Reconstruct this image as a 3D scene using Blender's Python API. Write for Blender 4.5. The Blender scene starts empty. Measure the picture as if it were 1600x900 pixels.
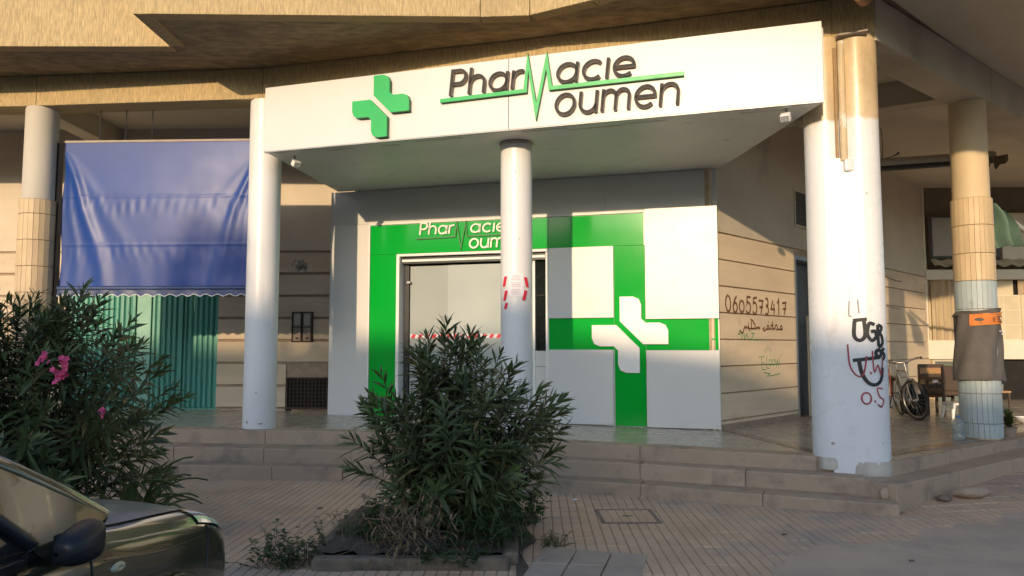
import bpy, bmesh, math, random
from mathutils import Vector, Matrix
R = math.radians
rnd = random.Random(7)
scene = bpy.context.scene
COL = scene.collection

# ------------------------------------------------------------------ camera
cd = bpy.data.cameras.new('camera'); cam = bpy.data.objects.new('camera', cd); COL.objects.link(cam)
cd.sensor_width = 36.0; cd.lens = 27.0; cd.clip_start = 0.05; cd.clip_end = 2000
cam.location = (0, 0, 1.6); cam.rotation_euler = (R(90) + math.atan(92 / 1200), 0, 0)
scene.camera = cam
# ------------------------------------------------------------------ sky and sun
SUN_AZ, SUN_EL = 18.5, 10.8          # light travels towards +Y, 18.5 degrees to the right, 10.8 down
w = bpy.data.worlds.new('World'); scene.world = w; w.use_nodes = True
nt = w.node_tree; bg = nt.nodes['Background']
sky = nt.nodes.new('ShaderNodeTexSky'); sky.sky_type = 'NISHITA'; sky.sun_disc = False
sky.sun_elevation = R(SUN_EL); sky.sun_rotation = R(180 + SUN_AZ)
sky.air_density = 1.0; sky.dust_density = 1.8; sky.ozone_density = 3.4
nt.links.new(sky.outputs[0], bg.inputs[0]); bg.inputs[1].default_value = 0.15
ld = bpy.data.lights.new('sun', 'SUN'); ld.energy = 2.0; ld.angle = R(0.6); ld.color = (1.0, 0.735, 0.455)
sun = bpy.data.objects.new('sun', ld); COL.objects.link(sun)
sdir = Vector((math.sin(R(SUN_AZ)) * math.cos(R(SUN_EL)), math.cos(R(SUN_AZ)) * math.cos(R(SUN_EL)), -math.sin(R(SUN_EL))))
sun.rotation_euler = sdir.to_track_quat('-Z', 'Y').to_euler(); sun.location = (-20, -40, 30)
vs = scene.view_settings
vs.view_transform = 'Standard'; vs.look = 'None'; vs.gamma = 1.0; vs.exposure = 0.97; vs.use_curve_mapping = False
scene.cycles.max_bounces = 8; scene.cycles.transparent_max_bounces = 8

# ------------------------------------------------------------------ materials
MATS = {}
def M(name, col, rough=.6, var=.12, scale=3.0, stretch=(1, 1, 1), bump=0.0, bscale=60.0, metal=0.0, spec=.5, coat=0.0,
      dirt=None, rnd_amt=0.0, transl=0.0, zmix=None, bstretch=None, alpha_glass=0.0, rvar=.08):
    """procedural material; dirt=(colour, scale, threshold, softness); zmix=(height, colour, softness) other paint above that height"""
    if name in MATS: return MATS[name]
    m = bpy.data.materials.new(name); m.use_nodes = True; n = m.node_tree.nodes; L = m.node_tree.links
    b = n['Principled BSDF']; out = n['Material Output']
    geo = n.new('ShaderNodeNewGeometry')
    def noise(sc, st, detail=5, rgh=.55):
        mp = n.new('ShaderNodeMapping'); mp.inputs['Scale'].default_value = st
        L.new(geo.outputs['Position'], mp.inputs['Vector'])
        t = n.new('ShaderNodeTexNoise'); t.inputs['Scale'].default_value = sc; t.inputs['Detail'].default_value = detail
        t.inputs['Roughness'].default_value = rgh
        L.new(mp.outputs[0], t.inputs['Vector']); return t.outputs['Fac']
    def mix(fac, a, c):
        x = n.new('ShaderNodeMix'); x.data_type = 'RGBA'
        if isinstance(fac, float): x.inputs[0].default_value = fac
        else: L.new(fac, x.inputs[0])
        for i, v in ((6, a), (7, c)):
            if isinstance(v, (tuple, list)): x.inputs[i].default_value = (*v[:3], 1)
            else: L.new(v, x.inputs[i])
        return x.outputs[2]
    def ramp(src, lo, hi):
        r = n.new('ShaderNodeMapRange'); r.inputs[1].default_value = lo; r.inputs[2].default_value = hi
        L.new(src, r.inputs[0]); return r.outputs[0]
    lo = tuple(c * (1 - var) for c in col); hi = tuple(min(1, c * (1 + var)) for c in col)
    c = mix(ramp(noise(scale, stretch), .3, .7), lo, hi)
    if rnd_amt:
        oi = n.new('ShaderNodeObjectInfo'); c2 = n.new('ShaderNodeHueSaturation')
        r = n.new('ShaderNodeMapRange'); r.inputs[3].default_value = 1 - rnd_amt; r.inputs[4].default_value = 1 + rnd_amt
        L.new(oi.outputs['Random'], r.inputs[0]); L.new(r.outputs[0], c2.inputs['Value']); L.new(c, c2.inputs['Color']); c = c2.outputs[0]
    if zmix:
        sx = n.new('ShaderNodeSeparateXYZ'); L.new(geo.outputs['Position'], sx.inputs[0])
        nn = noise(6.0, (1, 1, .6)); a = n.new('ShaderNodeMath'); a.operation = 'MULTIPLY_ADD'
        a.inputs[1].default_value = .18; L.new(nn, a.inputs[0]); L.new(sx.outputs[2], a.inputs[2])
        hi2 = mix(ramp(noise(5, (1, 1, .35)), .3, .7), tuple(v * .78 for v in zmix[1]), tuple(min(1, v * 1.18) for v in zmix[1]))
        c = mix(ramp(a.outputs[0], zmix[0] + .09 - zmix[2], zmix[0] + .09 + zmix[2]), c, hi2)
    if dirt:
        ds = dirt[4] if len(dirt) > 4 else (1, 1, 1)
        c = mix(ramp(noise(dirt[1], ds, 7, .65), dirt[2], dirt[2] + dirt[3]), c, dirt[0])
    L.new(c, b.inputs['Base Color'])
    b.inputs['Metallic'].default_value = metal; b.inputs['Specular IOR Level'].default_value = spec
    b.inputs['Coat Weight'].default_value = coat; b.inputs['Coat Roughness'].default_value = .025
    rr = n.new('ShaderNodeMapRange'); rr.inputs[1].default_value = .3; rr.inputs[2].default_value = .7
    rr.inputs[3].default_value = max(.02, rough - rvar); rr.inputs[4].default_value = min(1, rough + rvar)
    L.new(noise(scale * 2.3, (1, 1, 1)), rr.inputs[0]); L.new(rr.outputs[0], b.inputs['Roughness'])
    if bump:
        bp = n.new('ShaderNodeBump'); bp.inputs['Strength'].default_value = bump; bp.inputs['Distance'].default_value = .02
        L.new(noise(bscale, bstretch or stretch, 4), bp.inputs['Height']); L.new(bp.outputs[0], b.inputs['Normal'])
    surf = b.outputs[0]
    if transl:
        t = n.new('ShaderNodeBsdfTranslucent'); L.new(c, t.inputs[0]); ms = n.new('ShaderNodeMixShader'); ms.inputs[0].default_value = transl
        L.new(surf, ms.inputs[1]); L.new(t.outputs[0], ms.inputs[2]); surf = ms.outputs[0]
    if alpha_glass:
        t = n.new('ShaderNodeBsdfTransparent'); t.inputs[0].default_value = (.9, .93, .92, 1)
        ms = n.new('ShaderNodeMixShader'); ms.inputs[0].default_value = alpha_glass
        L.new(surf, ms.inputs[1]); L.new(t.outputs[0], ms.inputs[2]); surf = ms.outputs[0]
    L.new(surf, out.inputs['Surface']); MATS[name] = m; return m

white_panel = M('white_composite_panel', (.64, .63, .605), .34, .02, 1.5, rvar=.015, dirt=((.55, .52, .46), 1.4, .60, .25, (1, 1, .5)))
grey_soffit = M('white_soffit_panel', (.66, .66, .63), .45, .05, 1.2, dirt=((.50, .47, .40), 2.2, .60, .08, (1, 2.2, 1)))
green_panel = M('green_gloss_panel', (.004, .36, .035), .11, .05, .8, spec=.30, rvar=.015)
green_sign = M('green_sign_plastic', (.02, .42, .09), .35, .08, 3)
letter_dark = M('charcoal_letter_face', (.034, .027, .024), .7, .2, 6)
letter_side = M('bronze_letter_return', (.33, .25, .18), .5, .15, 6)
letter_white = M('white_letter', (.80, .78, .74), .4, .03, 4)
green_side = M('dark_green_return', (.02, .18, .04), .45, .1, 5)
col_white = M('white_column_paint', (.70, .69, .68), .36, .05, 1.6, (1, 1, .5), bump=.03, bscale=14, dirt=((.54, .50, .44), 2.4, .58, .22, (1, 1, .3)))
col_twin = M('white_paint_over_ochre_plaster', (.72, .72, .72), .30, .05, 2, (1, 1, .4), bump=.10, bscale=9,
             dirt=((.54, .51, .47), 2.6, .57, .2, (1, 1, .3)), zmix=(4.02, (.56, .43, .26), .02))
col_plain = M('grey_column_plaster', (.50, .46, .39), .75, .10, 2, (1, 1, .4), bump=.05, bscale=30)
col_far = M('ochre_column_plaster', (.60, .47, .29), .6, .10, 2, (1, 1, .4), bump=.05, bscale=30)
tile_ochre = M('ochre_column_tile', (.56, .42, .25), .6, .10, 5, (1, 1, .5), rnd_amt=.07, bump=.05, bscale=50)
tile_blue = M('blue_grey_painted_tile', (.38, .44, .44), .55, .08, 5, (1, 1, .5), rnd_amt=.03, bump=.05, bscale=50, dirt=((.27, .29, .27), 5, .6, .15))
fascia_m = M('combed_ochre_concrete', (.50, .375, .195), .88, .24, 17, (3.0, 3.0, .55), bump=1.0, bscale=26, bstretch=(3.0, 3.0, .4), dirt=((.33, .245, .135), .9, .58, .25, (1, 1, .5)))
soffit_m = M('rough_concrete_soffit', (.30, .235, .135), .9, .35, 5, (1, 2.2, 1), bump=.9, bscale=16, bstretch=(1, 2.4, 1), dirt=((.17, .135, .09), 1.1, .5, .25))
ceil_m = M('cream_ceiling_paint', (.64, .57, .44), .8, .08, .8, dirt=((.46, .39, .28), .7, .62, .2))
beam_m = M('cream_beam_plaster', (.52, .45, .345), .8, .12, 1.2, dirt=((.33, .26, .18), 1.1, .58, .2))
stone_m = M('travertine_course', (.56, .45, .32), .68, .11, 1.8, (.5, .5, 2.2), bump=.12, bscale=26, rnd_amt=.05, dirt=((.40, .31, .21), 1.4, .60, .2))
joint_m = M('brown_joint_mortar', (.33, .245, .175), .9, .2, 8, bump=.2, bscale=60)
plaster_m = M('upper_wall_plaster', (.58, .50, .39), .85, .10, 1.0, bump=.06, bscale=30, dirt=((.36, .29, .22), .9, .58, .2))
floor_m = M('polished_terrazzo', (.40, .35, .275), .27, .12, 1.6, dirt=((.31, .27, .21), 1.3, .58, .2), rvar=.03)
floor_band = M('brown_marble_band', (.25, .195, .135), .2, .15, 3)
step_m = M('worn_step_stone', (.42, .302, .205), .72, .12, 2.2, bump=.14, bscale=24, rnd_amt=.06, dirt=((.15, .125, .10), 2.2, .50, .22))
pave_m = M('buff_pavement_tile', (.58, .395, .255), .8, .13, 1.1, bump=.12, bscale=45, rnd_amt=.07, dirt=((.37, .295, .235), .55, .47, .14))
pave_base = M('pavement_bedding', (.31, .235, .17), .95, .2, 6, bump=.3, bscale=40)
cover_m = M('grey_concrete_cover', (.40, .315, .24), .85, .12, 3, bump=.15, bscale=40, dirt=((.22, .19, .15), 3, .6, .2))
kerb_m = M('weathered_kerb_concrete', (.185, .14, .098), .9, .30, 4, bump=.6, bscale=22, dirt=((.06, .055, .035), 3, .46, .2))
asphalt = M('asphalt', (.05, .05, .052), .9, .2, 3, bump=.3, bscale=90)
soil = M('dry_soil', (.085, .065, .045), .95, .3, 8, bump=.6, bscale=30)
blue_tarp = M('blue_vinyl_tarp', (.008, .052, .265), .40, .10, 1.2, dirt=((.025, .068, .24), 1.3, .58, .25), spec=.40, transl=.12, rvar=.03)
navy_cloth = M('navy_valance', (.025, .05, .14), .5, .15, 3)
black_cloth = M('black_tarp', (.008, .008, .010), .8, .3, 4, spec=.2)
trim_white = M('white_trim', (.75, .74, .72), .45, .04, 3)
teal_m = M('teal_painted_steel', (.075, .305, .24), .45, .12, 1.5, (1, 1, .4), dirt=((.04, .15, .12), 2, .6, .2, (1, 1, .3)))
teal_sunlit = M('sunlit_teal_strip', (.16, .38, .30), .45, .10, 2)  # paler copy of the teal: strip of sun between shadows put into the colour
rust = M('rusty_brown_iron', (.055, .032, .022), .75, .4, 14, bump=.2, bscale=50)
alu = M('grey_aluminium', (.34, .34, .34), .4, .08, 3, metal=.3)
dark_metal = M('dark_frame_metal', (.03, .03, .032), .4, .2, 4)
frost = M('frosted_door_glass', (.41, .45, .44), .22, .05, .7, spec=.6, coat=1.0)
glass_clear = M('clear_window_glass', (.02, .025, .025), .03, .02, 1, spec=.9, alpha_glass=.55)
interior = M('dim_interior', (.10, .085, .07), .9, .2, 2)
shelf_m = M('shop_shelf', (.34, .30, .24), .6, .2, 5)
red_m = M('red_tape', (.65, .02, .04), .45, .08, 6)
paper_m = M('paper', (.78, .74, .76), .7, .03, 4)
ink_m = M('faint_ink', (.42, .34, .42), .8, .1, 5)
brown_paint = M('brown_spray_paint', (.16, .065, .018), .7, .2, 8)
green_paint = M('green_marker', (.06, .28, .09), .7, .3, 8)
black_paint = M('black_spray_paint', (.02, .02, .022), .6, .2, 8)
red_paint = M('red_marker', (.33, .05, .07), .7, .3, 8)
pipe_m = M('flaking_pipe_paint', (.56, .45, .29), .7, .15, 4, (1, 1, .4), bump=.2, bscale=30, dirt=((.70, .66, .58), 9, .55, .06, (1, 1, .35)))
leaf_m = M('oleander_leaf', (.075, .098, .038), .40, .38, 5, transl=.22, spec=.5)
leaf_old = M('yellowing_leaf', (.17, .13, .05), .55, .3, 6, transl=.2)
leaf_pale = M('young_leaf', (.095, .13, .042), .42, .25, 5, transl=.25)
leaf_ivy = M('weed_leaf', (.045, .082, .026), .5, .3, 8, transl=.2)
twig_m = M('dry_twig', (.16, .105, .06), .9, .3, 10)
dry_leaf = M('dry_leaf', (.22, .15, .08), .9, .3, 10, transl=.15)
stem_m = M('green_brown_stem', (.075, .07, .04), .8, .25, 8)
pink_m = M('pink_petal', (.75, .10, .25), .6, .2, 20, transl=.3)
trunk_m = M('palm_trunk_bark', (.16, .12, .08), .95, .3, 6, (1, 1, 3), bump=.6, bscale=12)
cloth_grey = M('grey_cotton_apron', (.105, .095, .085), .9, .12, 6, bump=.25, bscale=70)
cloth_orange = M('orange_cloth', (.62, .20, .045), .85, .12, 8, bump=.25, bscale=70)
cloth_green = M('green_cloth', (.13, .22, .165), .85, .12, 6, bump=.15, bscale=60, transl=.2)
plastic_white = M('white_plastic', (.76, .76, .74), .35, .04, 4)
wicker = M('brown_wicker', (.085, .06, .042), .7, .25, 40, bump=.5, bscale=90)
wicker_tan = M('tan_wicker', (.42, .24, .11), .7, .25, 40, bump=.5, bscale=90)
orange_pl = M('orange_plastic', (.70, .27, .04), .4, .1, 5)
rubber = M('black_rubber', (.018, .018, .018), .75, .2, 10)
steel = M('bright_steel', (.38, .36, .33), .35, .1, 6, metal=.9)
bike_grey = M('grey_bike_paint', (.13, .13, .125), .35, .1, 6, coat=.3)
bike_red = M('faded_red_bike_paint', (.30, .07, .05), .4, .15, 6, coat=.3)
pet = M('clear_bottle_plastic', (.32, .38, .38), .12, .05, 6, spec=.7, alpha_glass=.55)
curtain_m = M('beige_curtain', (.52, .42, .28), .85, .10, 4, (3, 3, .4), transl=.15)
wall_yel = M('cream_wall_tile', (.60, .52, .36), .4, .06, 4, rnd_amt=.05)
cream_beam = M('cream_painted_beam', (.70, .65, .54), .6, .05, 2)
board_m = M('grey_sign_board', (.40, .38, .34), .6, .06, 2)
brownwall = M('dark_brown_wall', (.20, .165, .12), .8, .15, 1.5)
corr_m = M('aged_corrugated_sheet', (.50, .44, .33), .65, .15, 6)
brick_m = M('red_brick', (.35, .11, .07), .85, .2, 12, bump=.3, bscale=50)
plywood = M('pale_board', (.50, .42, .31), .75, .08, 2, (1, 1, .3))
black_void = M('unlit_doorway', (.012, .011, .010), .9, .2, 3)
opp_wall = M('ochre_street_wall', (.50, .40, .28), .85, .12, 1)
opp_roof = M('grey_roof_sheet', (.30, .29, .28), .7, .1, 1)
car_dust_sheen = M('dusty_sky_sheen_bonnet_paint', (.22, .205, .16), .40, .06, 2, metal=.3, coat=.5, dirt=((.28, .26, .215), 1.5, .45, .3), rvar=.03)  # dusty copy of the car paint, paled by a painted-in sky reflection
carp = M('olive_metallic_car_paint', (.082, .080, .048), .22, .03, 2, metal=.5, coat=1.0, spec=.5, rvar=.02)
car_black = M('black_car_plastic', (.014, .015, .018), .42, .2, 10)
car_glass = M('car_window_glass', (.012, .018, .022), .03, .05, 2, spec=.9, alpha_glass=.25)
lamp_lens = M('headlamp_lens', (.50, .52, .52), .05, .05, 10, coat=1, metal=.4)
amber = M('pale_amber_lens', (.55, .48, .30), .2, .1, 10, coat=.6)

# ------------------------------------------------------------------ mesh helpers
WORLD0 = {}
class Frame:
    """vertical plane: u along it, v out of it towards the street, z up"""
    def __init__(s, a, d):
        s.a = Vector((a[0], a[1], 0)); d = Vector((d[0], d[1], 0)).normalized(); s.d = d; s.n = Vector((d.y, -d.x, 0))
    def __call__(s, u, v, z): return s.a + s.d * u + s.n * v + Vector((0, 0, z))
ID = lambda x, y, z: Vector((x, y, z))
class MB:
    def __init__(s, fr=None): s.v = []; s.f = []; s.fr = fr or ID
    def pt(s, p): s.v.append(tuple(s.fr(*p))); return len(s.v) - 1
    def quad(s, *pts): s.f.append([s.pt(p) for p in pts]); return s
    def box(s, a0, a1, b0, b1, c0, c1):
        i = [s.pt(p) for p in ((a0,b0,c0),(a1,b0,c0),(a1,b1,c0),(a0,b1,c0),(a0,b0,c1),(a1,b0,c1),(a1,b1,c1),(a0,b1,c1))]
        s.f += [[i[k] for k in q] for q in ((0,3,2,1),(4,5,6,7),(0,1,5,4),(1,2,6,5),(2,3,7,6),(3,0,4,7))]; return s
    def prism(s, poly, lo, hi, axis=1):
        """polygon in the two other axes, extruded lo..hi along axis; lo/hi may be functions of the polygon point"""
        def P(p, t):
            t = t(*p) if callable(t) else t
            return (p[0], t, p[1]) if axis == 1 else (p[0], p[1], t) if axis == 2 else (t, p[0], p[1])
        a = [s.pt(P(p, lo)) for p in poly]; b = [s.pt(P(p, hi)) for p in poly]; n = len(poly)
        s.f.append(a[::-1]); s.f.append(b)
        for k in range(n): s.f.append([a[k], a[(k+1) % n], b[(k+1) % n], b[k]])
        return s
    def tube(s, pts, r, seg=8, cap=True):
        pts = [Vector(p) for p in pts]; rings = []; N = len(pts)
        rr = r if isinstance(r, (list, tuple)) else [r] * N
        up0 = None
        for k, p in enumerate(pts):
            d = (pts[min(k+1, N-1)] - pts[max(k-1, 0)]).normalized()
            if up0 is None: up0 = Vector((0, 0, 1)) if abs(d.z) < .9 else Vector((1, 0, 0))
            a = d.cross(up0); 
            if a.length < 1e-5: a = d.orthogonal()
            a.normalize(); b = d.cross(a).normalized()
            rings.append([s.pt(p + (a * math.cos(t) + b * math.sin(t)) * rr[k]) for t in [2 * math.pi * q / seg for q in range(seg)]])
        for k in range(N - 1):
            for q in range(seg): s.f.append([rings[k][q], rings[k][(q+1) % seg], rings[k+1][(q+1) % seg], rings[k+1][q]])
        if cap: s.f.append(rings[0][::-1]); s.f.append(rings[-1])
        return s
    def lathe(s, prof, c, seg=32, cap=True, wob=None):
        rings = []
        for r, z in prof:
            rings.append([s.pt((c[0] + r * (1 + (wob(t, z) if wob else 0)) * math.cos(t), c[1] + r * (1 + (wob(t, z) if wob else 0)) * math.sin(t), c[2] + z)) for t in [2 * math.pi * q / seg for q in range(seg)]])
        for k in range(len(rings) - 1):
            for q in range(seg): s.f.append([rings[k][q], rings[k][(q+1) % seg], rings[k+1][(q+1) % seg], rings[k+1][q]])
        if cap: s.f.append(rings[0][::-1]); s.f.append(rings[-1])
        return s
    def torus(s, c, R0, r, axis, seg=28, sub=6):
        ax = Vector(axis).normalized(); a = ax.orthogonal().normalized(); b = ax.cross(a); rings = []
        for k in range(seg):
            t = 2 * math.pi * k / seg; d = a * math.cos(t) + b * math.sin(t)
            rings.append([s.pt(Vector(c) + d * (R0 + r * math.cos(q * 2 * math.pi / sub)) + ax * r * math.sin(q * 2 * math.pi / sub)) for q in range(sub)])
        for k in range(seg):
            for q in range(sub): s.f.append([rings[k][q], rings[k][(q+1) % sub], rings[(k+1) % seg][(q+1) % sub], rings[(k+1) % seg][q]])
        return s
    def grid(s, fn, nu, nv):
        i = [[s.pt(fn(a / nu, b / nv)) for b in range(nv + 1)] for a in range(nu + 1)]
        for a in range(nu):
            for b in range(nv): s.f.append([i[a][b], i[a+1][b], i[a+1][b+1], i[a][b+1]])
        return s
    def ribbon(s, pl, wd, d0, d1, closed=False):
        """stroke in the (u,z) plane of the frame, wd wide, from depth d0 to d1"""
        pl = [Vector(p) for p in pl]; N = len(pl); Ls = []; Rs = []
        for k in range(N):
            p = pl[k]
            if closed: a, c = pl[k-1], pl[(k+1) % N]
            else: a, c = pl[max(k-1, 0)], pl[min(k+1, N-1)]
            e1 = (p - a).normalized() if (p - a).length > 1e-9 else None; e2 = (c - p).normalized() if (c - p).length > 1e-9 else None
            if e1 is None: e1 = e2
            if e2 is None: e2 = e1
            n1 = Vector((-e1.y, e1.x)); n2 = Vector((-e2.y, e2.x)); m = n1 + n2
            m = m.normalized() if m.length > 1e-4 else n1
            q = m * (wd / 2 / max(.22, m.dot(n1)))
            Ls.append(p + q); Rs.append(p - q)
        rng = range(N if closed else N - 1)
        T = {}
        for nm, arr in (('l', Ls), ('r', Rs)):
            for dep in (d0, d1): T[nm, dep] = [s.pt((q.x, dep, q.y)) for q in arr]
        for k in rng:
            j = (k + 1) % N
            s.f.append([T['r', d1][k], T['r', d1][j], T['l', d1][j], T['l', d1][k]])
            if d0 != d1:
                s.f.append([T['l', d1][k], T['l', d1][j], T['l', d0][j], T['l', d0][k]])
                s.f.append([T['r', d0][k], T['r', d0][j], T['r', d1][j], T['r', d1][k]])
        if not closed and d0 != d1:
            for k in (0, N - 1): s.f.append([T['l', d0][k], T['l', d1][k], T['r', d1][k], T['r', d0][k]])
        return s
    def mesh(s, name, mat, smooth=None):
        me = bpy.data.meshes.new(name); me.from_pydata(s.v, [], s.f); 
        if mat: me.materials.append(mat)
        bm = bmesh.new(); bm.from_mesh(me); bmesh.ops.recalc_face_normals(bm, faces=bm.faces); bm.to_mesh(me); bm.free()
        if smooth is not None:
            me.polygons.foreach_set('use_smooth', [True] * len(me.polygons)); me.set_sharp_from_angle(angle=R(smooth))
        me.update(); return me
    def build(s, name, mat, parent=None, smooth=None, bevel=0.0):
        o = link(name, s.mesh(name, mat, smooth), parent)
        if bevel:
            b = o.modifiers.new('edge', 'BEVEL'); b.width = bevel; b.segments = 2; b.limit_method = 'ANGLE'; b.angle_limit = R(40)
        return o
def link(name, me, parent=None, loc=(0, 0, 0), rot=None):
    o = bpy.data.objects.new(name, me); COL.objects.link(o)
    o.location = Vector(loc) - (WORLD0.get(parent.name, Vector()) if parent else Vector())
    WORLD0[o.name] = Vector(loc)
    if rot: o.rotation_euler = rot
    if parent: o.parent = parent
    return o
def tag(o, label=None, cat=None, group=None, kind=None):
    if label: o['label'] = label
    if cat: o['category'] = cat
    if group: o['group'] = group
    if kind: o['kind'] = kind
    return o
def thing(name, loc, label, cat, group=None):
    return tag(link(name, None, None, loc), label, cat, group)

# ------------------------------------------------------------------ the plan of the place
SIGN = Frame((-3.2, 9.74), (.9518, -.3068)); SHOP = Frame((-2.95, 12.4), (.9593, -.2821))
RW = Frame((2.85, 10.75), (.69, .724)); LW = Frame((-12, 13.2), (9.4, -.22))
fl = lambda x: .53 - .012 * (max(-9, min(9, x)) + 3.5)      # porch floor falls gently to the right
GZ = .03                                                    # pavement level
C0, C1, C2, C3A, C3B, C4, C5 = (-6.62, 10.62), (-3.36, 10.31), (.055, 9.36), (3.43, 8.27), (3.72, 8.13), (6.12, 10.12), (8.75, 12.35)

def gz(x):
    t_ = max(0, min(1, (x - 3.3) / 2.4)); return GZ + .105 * t_ * t_ * (3 - 2 * t_)
# ground
g = MB(); g.quad((-400, -400, -.10), (400, -400, -.10), (400, 600, -.10), (-400, 600, -.10))
tag(g.build('ground', asphalt), kind='structure')
g = MB(); xs_ = [-40, 3.3] + [3.3 + .2 * k for k in range(1, 13)] + [40]
for xa, xb in zip(xs_, xs_[1:]): g.quad((xa, 4.72, gz(xa) - .007), (xb, 4.72, gz(xb) - .007), (xb, 30, gz(xb) - .007), (xa, 30, gz(xa) - .007))
g.box(-40, 40, 4.72, 4.74, -.1, GZ - .014)
pavement = tag(g.build('pavement', pave_base), kind='structure')
kb = MB(); 
kerbs = []
for k in range(26):
    x = -13 + k * 1.0
    m = MB(); m.box(x + .006, x + .994, 4.56, 4.72, -.1, GZ + .008)
    m.build('kerb_stone', kerb_m, pavement, bevel=.012)

# steps and porch floor
E1 = [(-12, 10.5), (-8, 10.25), (-4.62, 10.1), (-2.0, 9.93), (1.45, 8.82), (3.2, 8.18), (3.90, 7.95)]
E1s = [(6.1, 9.72), (9, 12.0), (14, 15.9)]
E2 = [(-12, 9.95), (-8, 9.78), (-4.2, 9.66), (-1.95, 9.45), (1.4, 8.53), (3.50, 7.72)]
E3 = [(-12, 9.6), (-8, 9.45), (-4.0, 9.33), (-2.0, 9.2), (1.35, 8.22), (3.59, 7.25)]
def lerp_line(pl, x):
    for a, b in zip(pl, pl[1:]):
        if a[0] <= x <= b[0]: return a[1] + (b[1] - a[1]) * (x - a[0]) / (b[0] - a[0])
    return pl[-1][1] if x > pl[-1][0] else pl[0][1]
pf = MB()
edge = E1 + E1s
poly = [(-12, 14), ] + edge + [(14, 20), (-12, 20)]
bmf = [pf.pt((p[0], p[1], fl(p[0]))) for p in edge]; bmb = [pf.pt((p[0], 24, fl(p[0]))) for p in edge]
for k in range(len(edge) - 1): pf.f.append([bmf[k], bmf[k+1], bmb[k+1], bmb[k]])
porch = tag(pf.build('porch_floor', floor_m), kind='structure')
bd = MB()
def strip(mb, a, b, wd, dz):
    a = Vector(a); b = Vector(b); d = (b - a).normalized(); n = Vector((-d.y, d.x)) * wd / 2
    mb.quad(*[(p.x, p.y, fl(p.x) + dz) for p in (a - n, b - n, b + n, a + n)])
strip(bd, (2.95, 10.72), (3.35, 8.55), .16, .004); bd.build('border_band', floor_band, porch)
bd = MB(); strip(bd, (3.95, 8.35), (8.9, 12.3), .18, .004); bd.build('border_band', floor_band, porch)

def step_run(name, line, ztop, depth, length, seed, ymax=None):
    """a step made of separate worn stone blocks along the polyline"""
    base = None; r = random.Random(seed)
    root = link(name, None, None, (0, 0, 0)); tag(root, kind='structure')
    for a, b in zip(line, line[1:]):
        a = Vector(a); b = Vector(b); L = (b - a).length; n = max(1, round(L / length)); d = (b - a) / L; nn = Vector((-d.y, d.x))
        if nn.y < 0: nn = -nn
        cuts = [0] + sorted([(k + r.uniform(-.15, .15)) / n for k in range(1, n)]) + [1]
        for c0, c1 in zip(cuts, cuts[1:]):
            p = a + d * (c0 * L + (.0012 if c0 else 0)); q = a + d * (c1 * L - (.0012 if c1 < 1 else 0)); j = r.uniform(-.008, .008)
            m = MB(); lo = GZ - .06
            pts = [p - nn * j, q - nn * j, q + nn * depth, p + nn * depth]
            i0 = [m.pt((x.x, x.y, lo)) for x in pts]; i1 = [m.pt((x.x, x.y, ztop(x.x) + j * .4)) for x in pts]
            m.f += [i0[::-1], i1] + [[i0[k], i0[(k+1) % 4], i1[(k+1) % 4], i1[k]] for k in range(4)]
            m.build('step_block', step_m, root, bevel=.012)
    return root
step_run('porch_edge', E1, lambda x: fl(x) + .003, .30, 1.35, 1)
step_run('middle_step', E2, lambda x: .355 - .0075 * (x + 3), .62, 1.3, 2)
step_run('bottom_step', E3, lambda x: .185 - .0070 * (x + 3), .75, 1.25, 3)
step_run('side_porch_edge', [E1[-1]] + E1s, lambda x: fl(x) + .002, .28, 1.3, 4)
step_run('side_step', [(3.66, 7.43), (6.75, 9.78), (9.5, 11.87), (14.2, 15.4)], lambda x: .285, .60, 1.4, 5)

# pavement tiles: ribbed, a quarter of a metre square
def tile_mesh(wd=.25):
    m = MB(); g_ = .0028
    for k in range(3):
        a = -wd / 2 + k * wd / 3; x0, x1 = a + g_, a + wd / 3 - g_; y0, y1 = -wd / 2 + g_, wd / 2 - g_; e = .004
        i = [m.pt(p) for p in ((x0, y0, -.008), (x1, y0, -.008), (x1, y1, -.008), (x0, y1, -.008), (x0 + e, y0 + e, 0), (x1 - e, y0 + e, 0), (x1 - e, y1 - e, 0), (x0 + e, y1 - e, 0))]
        m.f += [[i[q] for q in f] for f in ((4, 5, 6, 7), (0, 1, 5, 4), (1, 2, 6, 5), (2, 3, 7, 6), (3, 0, 4, 7))]
    return m
TM = tile_mesh(); tile_me = TM.mesh('paving_tile', pave_m)
COVERS = [(.80, 1.34, 6.98, 7.56)]
SLAB = [(.25, 6.15), (1.03, 5.93), (.86, 5.30), (.03, 5.24)]
PLANTS = [(-1.42, -.02, 5.6, 7.3), (-6.4, -3.3, 5.5, 7.2)]
def in_slab(x, y): return .12 < x < .88 and 5.2 < y < 5.85
tiles = []
t_ang = R(-2.0)
for ix in range(-56, 72):
    for iy in range(0, 60):
        x0 = ix * .25; y0 = 4.86 + iy * .25
        x = x0 * math.cos(t_ang) - (y0 - 5) * math.sin(t_ang); y = 5 + x0 * math.sin(t_ang) + (y0 - 5) * math.cos(t_ang)
        if x < 3.6:
            if y > lerp_line(E3, x) + .2: continue
        elif y > 7.55 + (x - 3.6) * .76: continue
        if y > 12 or y < 4.84: continue
        if any(a + .12 < x < b - .12 and c + .12 < y < d - .12 for a, b, c, d in PLANTS + COVERS) or in_slab(x, y): continue
        tiles.append((x, y))
def seen(x, y):
    u = 800 + 1200 * x / y; v = 542 + 1200 * (1.6 - GZ) / y
    return 0 < u < 1600 and v < 905 and not (u < 370 and v > 770) and not (480 < u < 860 and v > 700) and not (x > 2.0 and y < 6.2)
front = sorted([t for t in tiles if seen(*t)], key=lambda t: t[1])[:300]; fs = set(front)
rest = MB()
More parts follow.
